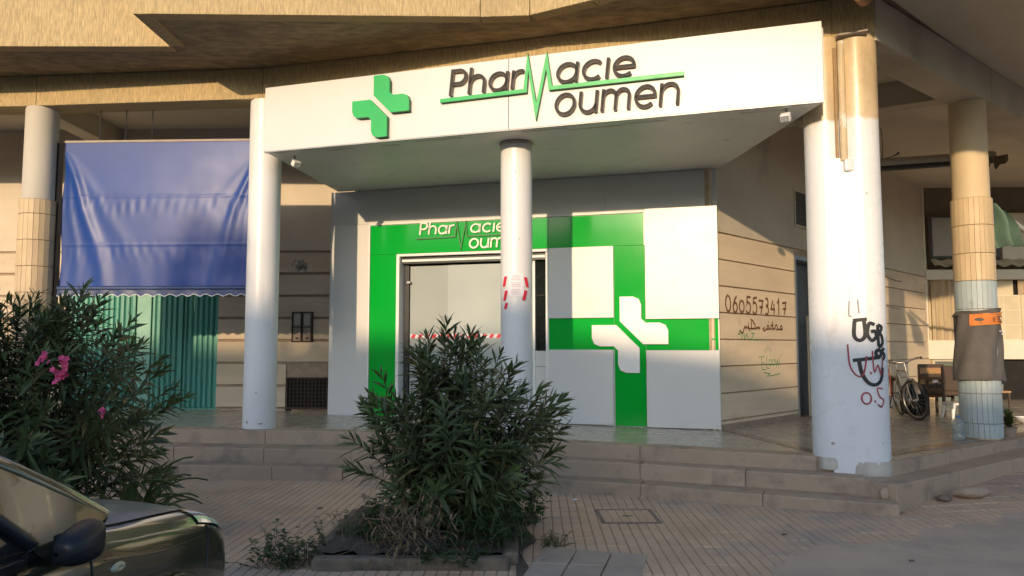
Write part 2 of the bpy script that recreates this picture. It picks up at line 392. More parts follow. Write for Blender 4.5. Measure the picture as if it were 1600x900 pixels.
for (x, y) in tiles:
    tz = gz(x) + rnd.uniform(-.0025, .0025); rx, ry = rnd.gauss(0, .004), rnd.gauss(0, .004) - math.atan((gz(x + .1) - gz(x - .1)) / .2)
    if (x, y) in fs: link('paving_tile', tile_me, pavement, (x, y, tz), (rx, ry, t_ang + rnd.gauss(0, .004)))
    else:
        b = len(rest.v); ca, sa = math.cos(t_ang), math.sin(t_ang)
        rest.v += [(x + v[0] * ca - v[1] * sa, y + v[0] * sa + v[1] * ca, tz + v[2] + ry * -v[0] + rx * v[1]) for v in TM.v]
        rest.f += [[i + b for i in f] for f in TM.f]
tag(rest.build('far_paving_tiles', pave_m, pavement), kind='stuff')
HI = [(1.5, 5.25), (1.9, 5.75), (2.5, 6.25), (3.3, 6.55), (4.0, 6.95), (5.0, 7.35), (6.2, 8.0), (7.5, 8.3)]; LO = [(1.5, 5.2), (2.2, 4.95), (3.2, 5.15), (4.4, 4.9), (6.0, 5.3), (7.5, 5.2)]
cm = MB(); rc = random.Random(17)
def skim(a, b):
    x = 1.5 + a * 6.0; y0 = lerp_line(LO, x) + .07 * math.sin(7 * x) + .04 * math.sin(17 * x); y1 = lerp_line(HI, x) + .09 * math.sin(5.3 * x + 1) + .05 * math.sin(13 * x) + .03 * math.sin(31 * x)
    return (x, y0 + (y1 - y0) * b, gz(x) + (.0045 if 0 < b < 1 else -.004) + .0012 * math.sin(9 * x) * math.sin(8 * b))
cm.grid(skim, 150, 12); cm.build('cement_skim', M('trodden_cement', (.50, .375, .275), .88, .12, 1.6, bump=.22, bscale=30, dirt=((.41, .31, .235), 2.0, .48, .2)), pavement, smooth=60)
# covers
a, b, c, d = COVERS[0]
t = thing('inspection_cover', (1.07, 7.27, GZ), 'small tiled inspection cover set into the pavement before the steps', 'cover')
m = MB(); m.box(a, b, c, c + .03, GZ - .03, GZ + .008).box(a, b, d - .03, d, GZ - .03, GZ + .008).box(a, a + .03, c + .03, d - .03, GZ - .03, GZ + .008).box(b - .03, b, c + .03, d - .03, GZ - .03, GZ + .008)
m.build('rim', M('worn_rim', (.21, .165, .125), .8, .2, 8), t)
for k in range(6):
    for j in range(2):
        m = MB(); x = a + .035 + k * .079; y = c + .035 + j * .257; m.box(x, x + .073, y, y + .25, GZ - .03, GZ + .0065); m.build('inset_tile', pave_m, t, bevel=.003)
MB().box(1.02, 1.12, 7.25, 7.29, GZ, GZ + .0085).build('lifting_slot', dark_metal, t)
t = thing('concrete_hatch', (.5, 5.7, GZ), 'flat grey concrete hatch slab beside the planter at the bottom edge', 'hatch')
P = [Vector(p) for p in SLAB]
def sl(u, v): return (P[0] * (1 - u) + P[1] * u) * (1 - v) + (P[3] * (1 - u) + P[2] * u) * v
for (u0, u1, v0, v1) in ((0, .33, 0, .5), (.33, .66, 0, .5), (.66, 1, 0, .5), (0, .33, .5, 1), (.33, .66, .5, 1), (.66, 1, .5, 1)):
    m = MB(); q = [sl(u0 + .008, v0 + .008), sl(u1 - .008, v0 + .008), sl(u1 - .008, v1 - .008), sl(u0 + .008, v1 - .008)]
    m.prism([(p.x, p.y) for p in q][::-1], GZ - .03, GZ + .010 + rnd.uniform(-.002, .002), axis=2); m.build('slab_tile', cover_m, t, bevel=.004)

# ------------------------------------------------------------------ the arcade building
bld = thing('arcade_building', (0, 12, .5), 'ochre concrete corner building with round columns and a deep overhanging slab', 'building')
# walls with stone courses
JZ = [.57 + .378 * k for k in range(8)]
def coursed_wall(fr, u0, u1, name, gaps, top=5.36, mat=stone_m, gp=(.025, .018), jm=joint_m):
    wl = MB(fr); cu = u0
    for (ga, gb, gz0, gz1) in sorted(gaps):
        wl.box(cu, ga, -.30, -.012, .2, top).box(ga, gb, -.30, -.012, gz1, top); cu = gb
    wl.box(cu, u1, -.30, -.012, .2, top)
    wo = wl.build(name, jm, bld)
    m = MB(fr); m.box(u0, u1, -.012, .016, JZ[-1] + .02, top); m.build('upper_plaster', plaster_m, wo)
    m = MB(fr)
    r = random.Random(len(name))
    for k in range(len(JZ)):
        z0 = (JZ[k-1] + gp[0]) if k else fl(0) - .1; z1 = JZ[k] - gp[1]
        spans = [(u0, u1)]
        for (ga, gb, gz0, gz1) in gaps:
            if gz1 > z0 + .02 and gz0 < z1 - .02:
                ns = []
                for (a, b) in spans:
                    if gb <= a or ga >= b: ns.append((a, b)); continue
                    if ga > a: ns.append((a, ga))
                    if gb < b: ns.append((gb, b))
                spans = ns
        for a, b in spans:
            n = max(1, round((b - a) / 1.9)); 
            for q in range(n):
                c0 = a + (b - a) * q / n; c1 = a + (b - a) * (q + 1) / n
                mm = MB(fr); mm.box(c0 + .0015, c1 - .0015, -.012, .022 + r.uniform(-.002, .003), z0, z1); mm.build('stone_course', mat, wo, bevel=.005)
    return wo
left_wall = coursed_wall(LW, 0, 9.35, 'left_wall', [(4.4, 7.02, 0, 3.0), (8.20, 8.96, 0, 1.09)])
right_wall = coursed_wall(RW, -.1, 10.0, 'right_wall', [(2.62, 3.75, 0, 3.12)], mat=M('sun_lightened_travertine', (.70, .56, .385), .68, .10, 1.8, (.5, .5, 2.2), bump=.12, bscale=26, rnd_amt=.04, dirt=((.50, .385, .25), 1.4, .60, .2)), gp=(.011, .008), jm=M('tan_joint_mortar', (.47, .36, .245), .9, .2, 8))  # right wall: same stone lightened, stronger sun put into its colour
# soffit slab and fascia
OUT = [(-14, 9.3), (-4.27, 9.33), (-4.27, 8.38), (-.36, 8.46), (.2, 8.42), (.85, 8.05), (1.7, 7.3), (2.75, 6.35), (4.15, 3.9), (9.5, 7.6), (15, 12.5)]
ZS = 5.36
BEAM = [(-14, 10.78), (-6.6, 10.42), (-3.36, 10.11), (.05, 9.17), (3.45, 8.06), (3.85, 7.92)]
so = MB()
so.f.append([so.pt((x, y, ZS)) for x, y in OUT + [(15, 30), (-14, 30)]]); so.f.append([so.pt((x, y, ZS + .25)) for x, y in OUT + [(15, 30), (-14, 30)]])
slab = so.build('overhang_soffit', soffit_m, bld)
ci = MB(); ci.f.append([ci.pt((x, y, ZS - .006)) for x, y in [(-14, 11.0), (-6.6, 10.7), (-3.36, 10.4), (.05, 9.45), (3.6, 8.3), (9.5, 13.4), (15, 18), (15, 29), (-14, 29)]]); ci.build('ceiling', ceil_m, bld)
ci = MB(); ci.f.append([ci.pt((x, y, ZS - .005)) for x, y in [(4.25, 4.25), (9.3, 7.75), (14.8, 12.6), (14.8, 17.4), (9.6, 13.0), (4.02, 7.98), (2.95, 6.45)]]); ci.build('side_soffit', ceil_m, bld)
for k, (a, b) in enumerate(zip(OUT, OUT[1:])):
    L = (Vector(b) - Vector(a)).length; n = max(1, round(L / 3.2)) if k not in (3, 4, 5) else 1
    d = (Vector(b) - Vector(a)).normalized(); nn = Vector((d.y, -d.x))
    for q in range(n):
        p = Vector(a).lerp(Vector(b), q / n) + d * .002; s_ = Vector(a).lerp(Vector(b), (q + 1) / n) - d * .002
        m = MB(); i = []
        for (pp, off) in ((p, 0), (s_, 0), (s_, .18), (p, .18)): i.append(pp - nn * off)
        m.prism([(x.x, x.y) for x in i], ZS - .02 - .003 * (k % 2), ZS + 1.5 + .003 * (k % 2), axis=2); m.build('fascia_panel', fascia_m, bld, bevel=.008)
def beam_seg(a, b, z0, z1, dep, mat, name='beam'):
    a = Vector(a); b = Vector(b); d = (b - a).normalized(); n = Vector((-d.y, d.x))
    m = MB(); m.prism([(p.x, p.y) for p in (a, b, b + n * dep, a + n * dep)], z0, z1, axis=2); return m.build(name, mat, bld, bevel=.012)
for k, (a, b) in enumerate(zip(BEAM, BEAM[1:])): beam_seg(a, b, 4.93 + .003 * (k % 2), ZS - .002 - .002 * (k % 2), .40, fascia_m, 'front_beam')
beam_seg((3.88, 7.95), (6.45, 10.1), 4.86, ZS - .01, .42, beam_m, 'side_beam'); beam_seg((6.455, 10.105), (15, 17.25), 4.86, ZS - .01, .42, beam_m, 'side_beam')
beam_seg((6.2, 10.5), (3.9, 12.0), 5.0, ZS - .01, .30, beam_m, 'cross_beam')
beam_seg((-6.75, 10.9), (-6.75, 13.05), 5.0, ZS - .01, .3, beam_m, 'cross_beam')
beam_seg((-3.5, 10.6), (-3.5, 13.0), 5.02, ZS - .01, .3, beam_m, 'cross_beam')
# storey above
m = MB(); m.box(-14, 15, 12.5, 29, ZS + .26, 12); m.build('upper_storey', opp_wall, bld)
m = MB(); m.box(-14, 15, 28.9, 29.2, .2, ZS); m.build('rear_wall', plaster_m, bld)
# columns
def column(c, r, z1, mat, seg=40, z0=None):
    z0 = fl(c[0]) - .12 if z0 is None else z0
    m = MB(); rr = random.Random(int(c[0] * 100)); ph = rr.uniform(0, 6)
    N = 26
    m.lathe([(r, z0 + (z1 - z0) * k / N) for k in range(N + 1)], (c[0], c[1], 0), seg, wob=lambda t, z: .006 * math.sin(2 * t + 1.3 * z + ph) + .004 * math.sin(3 * z + ph))
    return m.build('column', mat, bld, smooth=50)
k0 = column(C0, .212, 4.935, col_plain); k1 = column(C1, .212, 4.935, col_white); k2 = column(C2, .194, 4.935, col_white)
k3 = column(C3A, .217, 4.935, col_twin); k3b = column(C3B, .217, 4.935, col_twin); k4 = column(C4, .222, 4.865, col_far); k5 = column(C5, .222, 4.865, col_far)
m = MB(); m.lathe([(.197, 4.075), (.212, 4.082), (.212, 4.100), (.2, 4.108)], (C2[0], C2[1], 0), 32); m.build('collar', M('brown_collar', (.50, .43, .36), .7, .1, 5), k2, smooth=40)
ring_m = M('tan_grout', (.33, .25, .165), .9, .1, 8)
def clad(col, c, r, zlist, ntile, pick):
    """courses of narrow upright tiles round a column, each its own piece"""
    wd = 2 * r * math.tan(math.pi / ntile) - .001
    for z0, z1 in zip(zlist, zlist[1:]):
        m = MB(); h = z1 - z0 - .009
        m.box(-wd / 2, wd / 2, -.012, .012, 0, h); me = m.mesh('column_tile', pick((z0 + z1) / 2))
        off = rnd.uniform(0, .3)
        for k in range(ntile):
            t = 2 * math.pi * (k + off) / ntile
            if math.sin(t) > .6: continue
            link('tile', me, col, (c[0] + r * math.cos(t), c[1] + r * math.sin(t), z0 + .0045), (0, rnd.gauss(0, .003), t + math.pi / 2 + rnd.gauss(0, .005)))
        m = MB(); m.lathe([(r - .006, z1 - .006), (r - .006, z1 + .006)], (c[0], c[1], 0), 28, cap=False); m.build('joint_ring', ring_m, col, smooth=60)
clad(k0, C0, .225, [.53 + .362 * k for k in range(9)] + [3.63], 22, lambda z: tile_ochre)
clad(k4, C4, .232, [.43, .62, 1.0, 1.36, 1.72, 2.09, 2.46, 2.82, 3.19, 3.55], 26, lambda z: tile_ochre if z > 2.46 else tile_blue)
# render filling the gap between the two shafts below the pipe boot
ax_ = (Vector(C3B) - Vector(C3A)).normalized(); nf_ = Vector((ax_.y, -ax_.x)) * .2165
m = MB(); m.prism([tuple(Vector(C3A) + nf_), tuple(Vector(C3B) + nf_), tuple(Vector(C3B) - nf_), tuple(Vector(C3A) - nf_)], .30, lambda x, y: 3.50 + .12 * math.sin(40 * x), axis=2); m.build('column_infill', col_twin, bld)
# plaster foot of the twin columns, running over the porch edge
m = MB()
def foot(t, z): return .05 * math.sin(5 * t + 1) + .04 * math.sin(9 * t) + .02 * math.sin(17 * t)
m.lathe([(.220, .33), (.226, .37), (.223, .42), (.2185, .452)], (C3A[0], C3A[1], 0), 44, wob=foot); m.lathe([(.222, .25), (.236, .31), (.230, .38), (.2185, .43)], (C3B[0] + .01, C3B[1] - .01, 0), 44, wob=foot)
m.build('plaster_foot', M('cracked_plaster', (.47, .43, .37), .9, .2, 6, bump=.5, bscale=20), bld, smooth=60)
chip_m = M('bare_plaster_chip', (.36, .32, .27), .9, .2, 10)
def chip(fr_, u, z, w_, h_, parent, seed):
    r_ = random.Random(seed); n = 9; m = MB(fr_); c_ = m.pt((u, .0015, z)); ring = [m.pt((u + w_ * math.cos(6.283 * q / n) * r_.uniform(.5, 1), .0015, z + h_ * math.sin(6.283 * q / n) * r_.uniform(.5, 1))) for q in range(n)]
    for q in range(n): m.f.append([c_, ring[q], ring[(q + 1) % n]])
    m.build('paint_chip', chip_m, parent)
class Round:
    def __init__(s, c, r): s.c = c; s.r = r
    def __call__(s, u, v, z):
        t = R(-90) + u / s.r; return Vector((s.c[0] + (s.r * 1.008 + v) * math.cos(t), s.c[1] + (s.r * 1.008 + v) * math.sin(t), z))
for k, (c_, r0, par, lst) in enumerate(((C1, .212, k1, [(-.05, 4.2, .008, .012), (-.04, 4.0, .008, .01), (.0, 3.2, .01, .01), (.02, 1.0, .012, .02), (-.1, .62, .03, .02), (.08, .60, .04, .015)]), (C2, .194, k2, [(-.01, 3.72, .01, .012), (.0, 3.62, .008, .01), (.03, 2.9, .008, .01), (.06, 1.4, .01, .014)]), (C3B, .217, k3b, [(-.16, .72, .035, .012), (.06, .62, .012, .01), (.1, 1.3, .01, .012), (-.02, 3.2, .012, .02)]), (C3A, .217, k3, [(-.05, 1.1, .01, .014), (-.1, .60, .03, .02), (.02, 2.6, .008, .012)]), (C0, .212, k0, [(.0, 4.3, .008, .008)]))):
    for j, (u, z, w_, h_) in enumerate(lst): chip(Round(c_, r0), u, z, w_, h_, par, k * 20 + j)
# downpipes between the twin columns
m = MB(); m.tube([(3.515, 8.00, 3.56), (3.515, 8.00, 4.86)], .038, 12); m.build('downpipe', pipe_m, bld, smooth=50)
m = MB(); m.tube([(3.46, 8.035, 3.58), (3.46, 8.035, 4.80)], .016, 8); m.build('downpipe', M('brown_conduit', (.32, .21, .11), .7, .2, 9), bld, smooth=50)
m = MB(); m.box(3.50, 3.60, 7.94, 8.06, 3.44, 3.575); m.build('pipe_boot', col_white, bld, bevel=.02)
m = MB(); m.prism([(3.46, 7.93), (3.72, 7.80), (3.80, 8.0), (3.5, 8.1)], 4.90, 4.915, axis=2); m.build('loose_flashing', M('grey_flashing', (.33, .29, .25), .7, .2, 6), bld)
m = MB(); m.tube([(3.62, 7.62, 5.36), (3.62, 7.62, 5.20), (3.55, 7.50, 5.10), (3.42, 7.32, 5.08)], .075, 14); m.build('drain_elbow', M('terracotta_pipe', (.34, .17, .08), .7, .2, 6), bld, smooth=50)
# right-hand wall: door recess, small window
m = MB(RW); m.box(2.62, 3.75, -.29, -.20, .38, 3.12); dr = m.build('service_door', M('grey_steel_door', (.13, .135, .135), .5, .15, 3), bld)
MB(RW).box(2.62, 2.69, -.2, .018, .38, 3.12).box(3.68, 3.75, -.2, .018, .38, 3.12).box(2.69, 3.68, -.2, .018, 3.05, 3.12).build('door_frame', alu, dr)
MB(RW).box(2.62, 3.75, -.2, .10, .38, fl(5) + .035).build('threshold', floor_band, dr)
m = MB(RW); m.box(2.70, 3.4, .017, .022, 3.64, 4.2); wn = m.build('vent_window', dark_metal, bld)
MB(RW).box(2.66, 2.70, .017, .035, 3.6, 4.24).box(3.4, 3.44, .017, .035, 3.6, 4.24).box(2.7, 3.4, .017, .035, 4.2, 4.24).box(2.7, 3.4, .017, .035, 3.6, 3.64).build('frame', plaster_m, wn)
for k in range(7): MB(RW).box(2.7, 3.4, .022, .034, 3.67 + k * .075, 3.70 + k * .075).build('louvre', M('brown_louvre', (.09, .075, .06), .7, .2, 5), wn)
t = tag(MB(RW).box(2.93, 3.35, .06, .085, fl(5) + .002, 2.12).build('leaning_board', plywood, None, bevel=.004), 'pale tall board leaning in the doorway behind the twin columns', 'board')
m = MB(RW); m.box(-.1, 2.62, .016, .035, .40, .52); m.build('rough_plinth', joint_m, right_wall)
# teal corrugated shutter doors
sd = MB(LW).box(4.4, 7.02, -.28, -.16, .5, 3.0).build('shutter_door', teal_m, bld)
def corr(u0, u1, mat, ph=0):
    m = MB(LW); n = max(6, int((u1 - u0) / .012))
    def f(a, b):
        u = u0 + (u1 - u0) * a; x = (u * 11 + ph) % 1.0
        return (u, -.13 + .035 * max(0, min(1, min(x, 1 - x) * 6 - .6)), .58 + b * 2.4)
    m.grid(f, n, 1); return m.build('corrugated_leaf', mat, sd)
for u0, u1 in ((4.46, 5.48), (5.82, 6.32), (6.38, 6.96)): corr(u0, u1, teal_m)
for u in (4.40, 5.50, 6.32, 6.96): MB(LW).box(u, u + .06, -.16, -.06, .55, 3.0).build('door_post', teal_m, sd, bevel=.006)
MB(LW).box(5.57, 5.82, -.13, -.085, .58, 2.98).build('flat_leaf', teal_sunlit, sd, bevel=.01)
MB(LW).box(4.4, 7.02, -.16, -.05, .53, .575).build('door_sill', teal_m, sd)
# vent grille
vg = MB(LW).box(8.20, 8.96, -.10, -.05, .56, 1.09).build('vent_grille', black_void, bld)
MB(LW).box(8.20, 8.23, -.05, .026, .56, 1.09).box(8.93, 8.96, -.05, .026, .56, 1.09).box(8.23, 8.93, -.05, .026, 1.06, 1.09).box(8.23, 8.93, -.05, .026, .56, .59).build('grille_frame', rust, vg)
for k in range(11): MB(LW).box(8.26 + k * .062, 8.272 + k * .062, -.01, .004, .59, 1.06).build('bar', rust, vg)
for k in range(7): MB(LW).box(8.23, 8.93, -.004, .008, .64 + k * .062, .65 + k * .062).build('bar', rust, vg)
# meter cabinet
t = thing('meter_cabinet', LW(8.47, 0, 1.69), 'small rusty twin-door meter cabinet on the stone wall left of the shopfront', 'cabinet')
MB(LW).box(8.29, 8.65, .025, .055, 1.68, 2.19).build('cabinet_body', rust, t)
for k in range(2):
    u = 8.31 + k * .17
    d = MB(LW).box(u, u + .15, .055, .068, 1.70, 2.17).build('cabinet_door', M('dusty_brown_door', (.26, .21, .16), .7, .2, 8), t, bevel=.003)
    MB(LW).box(u + .02, u + .13, .068, .072, 1.97, 2.14).build('pane', M('dusty_pane', (.36, .33, .28), .25, .1, 6), d)
    MB(LW).box(u, u + .15, .068, .080, 1.925, 1.94).box(u, u + .012, .068, .08, 1.70, 2.17).box(u + .138, u + .15, .068, .08, 1.7, 2.17).build('strap', rust, d)
    MB(LW).box(u + .06, u + .10, .068, .085, 1.73, 1.76).build('latch', rust, d)
m = MB(LW)
for k in range(26): a = rnd.uniform(0, 6.28); q = rnd.gauss(0, .06); m.ribbon([(8.42 + q, 2.97 + rnd.gauss(0, .05)), (8.42 + q + .05 * math.cos(a), 2.97 + rnd.gauss(0, .05))], .03, .029, .029)
m.build('peeled_patch', M('grey_stain', (.36, .33, .30), .9, .2, 12), left_wall)

# ------------------------------------------------------------------ letters
def arc(cx, cy, r, a0, a1, n=14, ry=None): return [(cx + r * math.cos(R(a0 + (a1 - a0) * k / n)), cy + (ry or r) * math.sin(R(a0 + (a1 - a0) * k / n))) for k in range(n + 1)]
GL = {'o': ([('c', arc(.5, .5, .46, 0, 345, 22))], 1.22), 'a': ([('c', arc(.5, .5, .46, 0, 345, 22)), ('l', [(.96, 1), (.96, 0)])], 1.25),
      'P': ([('l', [(.04, 0), (.04, 1.36), (.45, 1.36)] + arc(.45, 1.0, .36, 85, -90, 12) + [(.04, .64)])], 1.05),
      'h': ([('l', [(.04, 1.42), (.04, 0)]), ('l', arc(.44, .56, .40, 180, 0, 12) + [(.84, 0)])], 1.12),
      'r': ([('l', [(.04, 1), (.04, 0)]), ('l', arc(.44, .55, .40, 180, 70, 8))], .72), 'c': ([('l', arc(.5, .5, .46, 45, 315, 18))], 1.12),
      'i': ([('l', [(.06, 1.02), (.06, 0)])], .34), 'e': ([('l', [(.06, .5), (.95, .5)] + arc(.5, .5, .46, 8, 315, 20))], 1.2),
      'u': ([('l', [(.04, 1), (.04, .44)] + arc(.44, .44, .40, 190, 350, 12)), ('l', [(.84, 1), (.84, 0)])], 1.12),
      'm': ([('l', [(.04, 1), (.04, 0)]), ('l', arc(.36, .62, .32, 180, 0, 10) + [(.68, 0)]), ('l', arc(1.0, .62, .32, 180, 0, 10) + [(1.32, 0)])], 1.6),
      'n': ([('l', [(.04, 1), (.04, 0)]), ('l', arc(.44, .56, .40, 180, 0, 12) + [(.84, 0)])], 1.12)}
def word(fr, txt, u0, u1, zb, xh, wd, d0, d1, parent, face, side, slant=.10):
    tot = sum(GL[c][1] for c in txt) - .26; sx = (u1 - u0) / tot; cur = u0
    for ch in txt:
        strokes, adv = GL[ch]; parts = []
        for kind, pl in strokes: parts.append((kind == 'c', [(cur + (x + slant * y) * sx, zb + y * xh) for x, y in pl]))
        m = MB(fr)
        for cl, pl in parts: m.ribbon(pl, wd, d0, d1, cl)
        o = m.build('letter', side, parent)
        if face != side:
            m = MB(fr)
            for cl, pl in parts: m.ribbon(pl, wd * .94, d1 + .0015, d1 + .0015, cl)
            m.build('letter_face', face, o)
        cur += adv * sx
def pulse(fr, pl, wd, d0, d1, parent, face, side):
    o = MB(fr).ribbon(pl, wd, d0, d1).build('pulse_line', side, parent); MB(fr).ribbon(pl, wd * .95, d1 + .0015, d1 + .0015).build('line_face', face, o)
def rounded_L(c, s, r=.07):
    """one bent half of the cross round centre c, s = half size; upper-right half"""
    a = s * .29
    return [(c[0] - a, c[1] + s), (c[0] + a - r, c[1] + s), (c[0] + a - r * .3, c[1] + s - r * .3), (c[0] + a, c[1] + s - r), (c[0] + a, c[1] + a + r * .5), (c[0] + a + r * .5, c[1] + a), (c[0] + s - r, c[1] + a), (c[0] + s - r * .3, c[1] + a - r * .3),
            (c[0] + s, c[1] + a - r), (c[0] + s, c[1] - a), (c[0] + a * 1.15, c[1] - a), (c[0] - a, c[1] + a * 1.15)]
def cross(fr, c, s, d0, d1, parent, face, side, sx=1.0):
    for flip in (1, -1):
        pl = [(c[0] + flip * (p[0] + .015) * sx, c[1] + flip * (p[1] + .015)) for p in rounded_L((0, 0), s, s * .22)]
        m = MB(fr); m.prism(pl, d0, d1, axis=1); o = m.build('cross_half', side, parent, bevel=.004)
        if face != side:
            m = MB(fr); m.f.append([m.pt((p[0], d1 + .002, p[1])) for p in pl]); m.build('cross_face', face, o)

# ------------------------------------------------------------------ canopy with the shop sign
cs = thing('canopy_sign', SIGN(3.3, 0, 4.11), 'long white canopy fascia with raised shop name and green cross above the columns', 'sign')
LS = 6.712
for u0, u1 in ((0, 3.318), (3.324, LS)): MB(SIGN).box(u0, u1, -.05, 0, 4.11, 4.95).build('fascia_panel', white_panel, cs, bevel=.003)
m = MB()
q = [SIGN(.0, -.052, 0), SIGN(LS, -.052, 0), Vector((2.93, 10.66, 0)), Vector((-2.82, 12.33, 0))]
m.prism([(p.x, p.y) for p in q], 4.112, 4.14, axis=2); m.build('soffit_panel', grey_soffit, cs)
m = MB(); m.prism([(p.x, p.y) for p in q], 4.90, 4.925, axis=2); m.build('canopy_top', grey_soffit, cs)
for a, b, nm in ((q[0], q[3], 'side_panel'), (q[1], q[2], 'side_panel')):
    d = (b - a).normalized(); n = Vector((-d.y, d.x, 0)) * .02; m = MB(); m.prism([((a + n).x, (a + n).y), ((b + n).x, (b + n).y), ((b - n).x, (b - n).y), ((a - n).x, (a - n).y)], 4.141, 4.899, axis=2); m.build(nm, white_panel, cs)
MB(SIGN).box(0, LS, -.05, -.004, 4.098, 4.109).build('bottom_trim', alu, cs)
word(SIGN, 'Phar', 2.60, 3.47, 4.565, .218, .036, .004, .055, cs, letter_dark, letter_side)
word(SIGN, 'acie', 3.90, 4.77, 4.575, .225, .036, .004, .055, cs, letter_dark, letter_side)
word(SIGN, 'oumen', 3.88, 5.25, 4.205, .245, .036, .004, .055, cs, letter_dark, letter_side)
pulse(SIGN, [(2.48, 4.515), (3.535, 4.53), (3.57, 4.87), (3.665, 4.27), (3.79, 4.86), (3.835, 4.53), (5.32, 4.535)], .046, .004, .05, cs, green_sign, green_side)
cross(SIGN, (1.70, 4.525), .37, .004, .07, cs, green_sign, green_side)
film_m = M('peeling_film', (.60, .57, .48), .6, .1, 8); rf = random.Random(3)
for k in range(9):
    u = .9 + k * .62 + rf.uniform(-.1, .1); v = -.12 - rf.uniform(0, .12); n = 7; L = rf.uniform(.25, .62)
    if k in (3, 7): continue
    top_ = [(u + L * q / n, v - rf.uniform(0, .012)) for q in range(n + 1)]; bot = [(u + L * q / n, v - rf.uniform(.012, .06)) for q in range(n + 1)]
    MB(SIGN).prism(top_ + bot[::-1], 4.1085, 4.1115, axis=2).build('peeling_film', film_m, cs)
# floodlights under the canopy
def flood(p, aim, label):
    t = thing('floodlight', p, label, 'floodlight', 'floodlights under the canopy'); p = Vector(p)
    MB().tube([p + Vector((0, 0, .0)), p + Vector((0, 0, -.05)), p + Vector((aim[0] * .03, aim[1] * .03, -.075))], .014, 8).build('bracket', alu, t, smooth=50)
    c = p + Vector((aim[0] * .05, aim[1] * .05, -.10)); d = Vector((aim[0], aim[1], -.55)).normalized()
    sx_ = d.cross(Vector((0, 0, 1))).normalized(); sz_ = sx_.cross(d); bf = lambda x, y, z: c + sx_ * x + d * y + sz_ * z; MB(bf).box(-.05, .05, -.035, .045, -.04, .04).build('lamp_head', plastic_white, t, bevel=.008)
    MB(bf).box(-.042, .042, .0455, .047, -.032, .032).build('lens', lamp_lens, t)
flood((2.90, 7.95, 4.111), (-.4, -.6), 'small white floodlight under the right end of the canopy')
flood((-2.87, 9.98, 4.111), (.5, -.5), 'small white floodlight under the left end of the canopy')

# ------------------------------------------------------------------ shopfront
sf = thing('pharmacy_shopfront', SHOP(3.0, 0, .5), 'white and bright green shopfront with glass door under the canopy', 'shopfront')
TOPZ = 4.108
upper_m = M('pale_grey_upper_panel', (.58, .57, .55), .4, .03, 1.5)
zf = lambda u: .535 - .0115 * u
MB(SHOP).box(0, 1.19, -.06, 0, .45, 3.56).build('wall_panel', white_panel, sf)
MB(SHOP).box(3.645, 6.08, -.06, 0, .45, 3.56).build('wall_panel', white_panel, sf)
for u0, u1 in ((0, 1.5), (1.503, 3.0), (3.003, 4.5), (4.503, 6.08)): MB(SHOP).box(u0, u1, -.06, 0, 3.563 if u0 < 5 else 3.58, TOPZ).build('upper_panel', upper_m, sf)
MB(SHOP).box(1.19, 3.645, -.06, 0, 3.055, 3.56).build('wall_panel', white_panel, sf)
MB(SHOP).box(0, .02, -.75, -.06, .45, TOPZ).build('return_panel', white_panel, sf)
MB(SHOP).box(6.06, 6.08, -.30, -.06, .45, TOPZ).build('return_panel', white_panel, sf)
# green sheets
MB(SHOP).box(.725, 1.18, .001, .014, zf(1), 3.06).build('green_sheet', green_panel, sf, bevel=.002)
MB(SHOP).box(.725, 3.64, .001, .014, 3.063, 3.525).build('green_sheet', green_panel, sf, bevel=.002)
MB(SHOP).box(3.643, 5.05, .001, .014, 3.063, 3.525).build('green_sheet', green_panel, sf, bevel=.002)
MB(SHOP).box(4.62, 5.065, .001, .014, zf(5), 3.06).build('green_sheet', green_panel, sf, bevel=.002)
MB(SHOP).box(3.65, 4.617, .001, .0135, 1.56, 2.02).build('green_sheet', green_panel, sf, bevel=.002)
MB(SHOP).box(5.068, 6.065, .001, .0135, 1.555, 2.0).build('green_sheet', green_panel, sf, bevel=.002)
MB(SHOP).box(.70, .722, 0, .03, zf(1), 3.56).box(.722, 5.05, 0, .03, 3.535, 3.56).build('edge_trim', trim_white, sf)
# raised white panels
for u0, u1, z0, z1 in ((3.655, 4.615, 2.02, 3.06), (5.07, 6.08, 1.995, 3.578), (3.645, 4.60, zf(4), 1.56), (5.075, 6.075, zf(5.5), 1.552)):
    MB(SHOP).box(u0, u1, .0145, .05, z0, z1).build('raised_panel', white_panel, sf, bevel=.004)
cross(SHOP, (4.84, 1.775), .53, .016, .055, sf, letter_white, letter_white)
# doorway
MB(SHOP).box(1.185, 1.235, -.28, .03, zf(1), 3.055).box(1.235, 3.645, -.28, .03, 3.02, 3.056).box(3.60, 3.645, -.28, .012, zf(3), 3.02).build('door_surround', trim_white, sf)
MB(SHOP).box(1.236, 3.6, -.26, -.06, 2.91, 3.018).build('shutter_box', dark_metal, sf)
MB(SHOP).box(1.25, 3.58, -.06, -.035, 2.935, 2.975).build('shutter_slat', plastic_white, sf, bevel=.006)
MB(SHOP).box(1.236, 1.32, -.25, -.16, zf(1), 2.91).build('door_jamb', dark_metal, sf)
for u0, u1, v in ((1.33, 2.0, -.19), (1.98, 3.36, -.165)):
    MB(SHOP).box(u0, u1, v - .012, v, zf(2) + .02, 2.88).build('door_glass', frost if u0 > 1.5 else M('frosted_door_glass_double', (.35, .38, .365), .22, .05, .7, spec=.6, coat=1.0), sf)
MB(SHOP).box(1.30, 1.36, -.15, -.11, 2.60, 2.64).build('door_catch', alu, sf, bevel=.004)
m = MB(SHOP); m.box(1.345, 2.88, -.163, -.161, 1.735, 1.80); tp = m.build('barrier_tape', paper_m, sf)
m = MB(SHOP)
for k in range(13):
    u = 1.36 + k * .118; m.quad((u, -.160, 1.737), (u + .06, -.160, 1.737), (u + .09, -.160, 1.798), (u + .03, -.160, 1.798))
m.build('tape_stripe', red_m, tp)
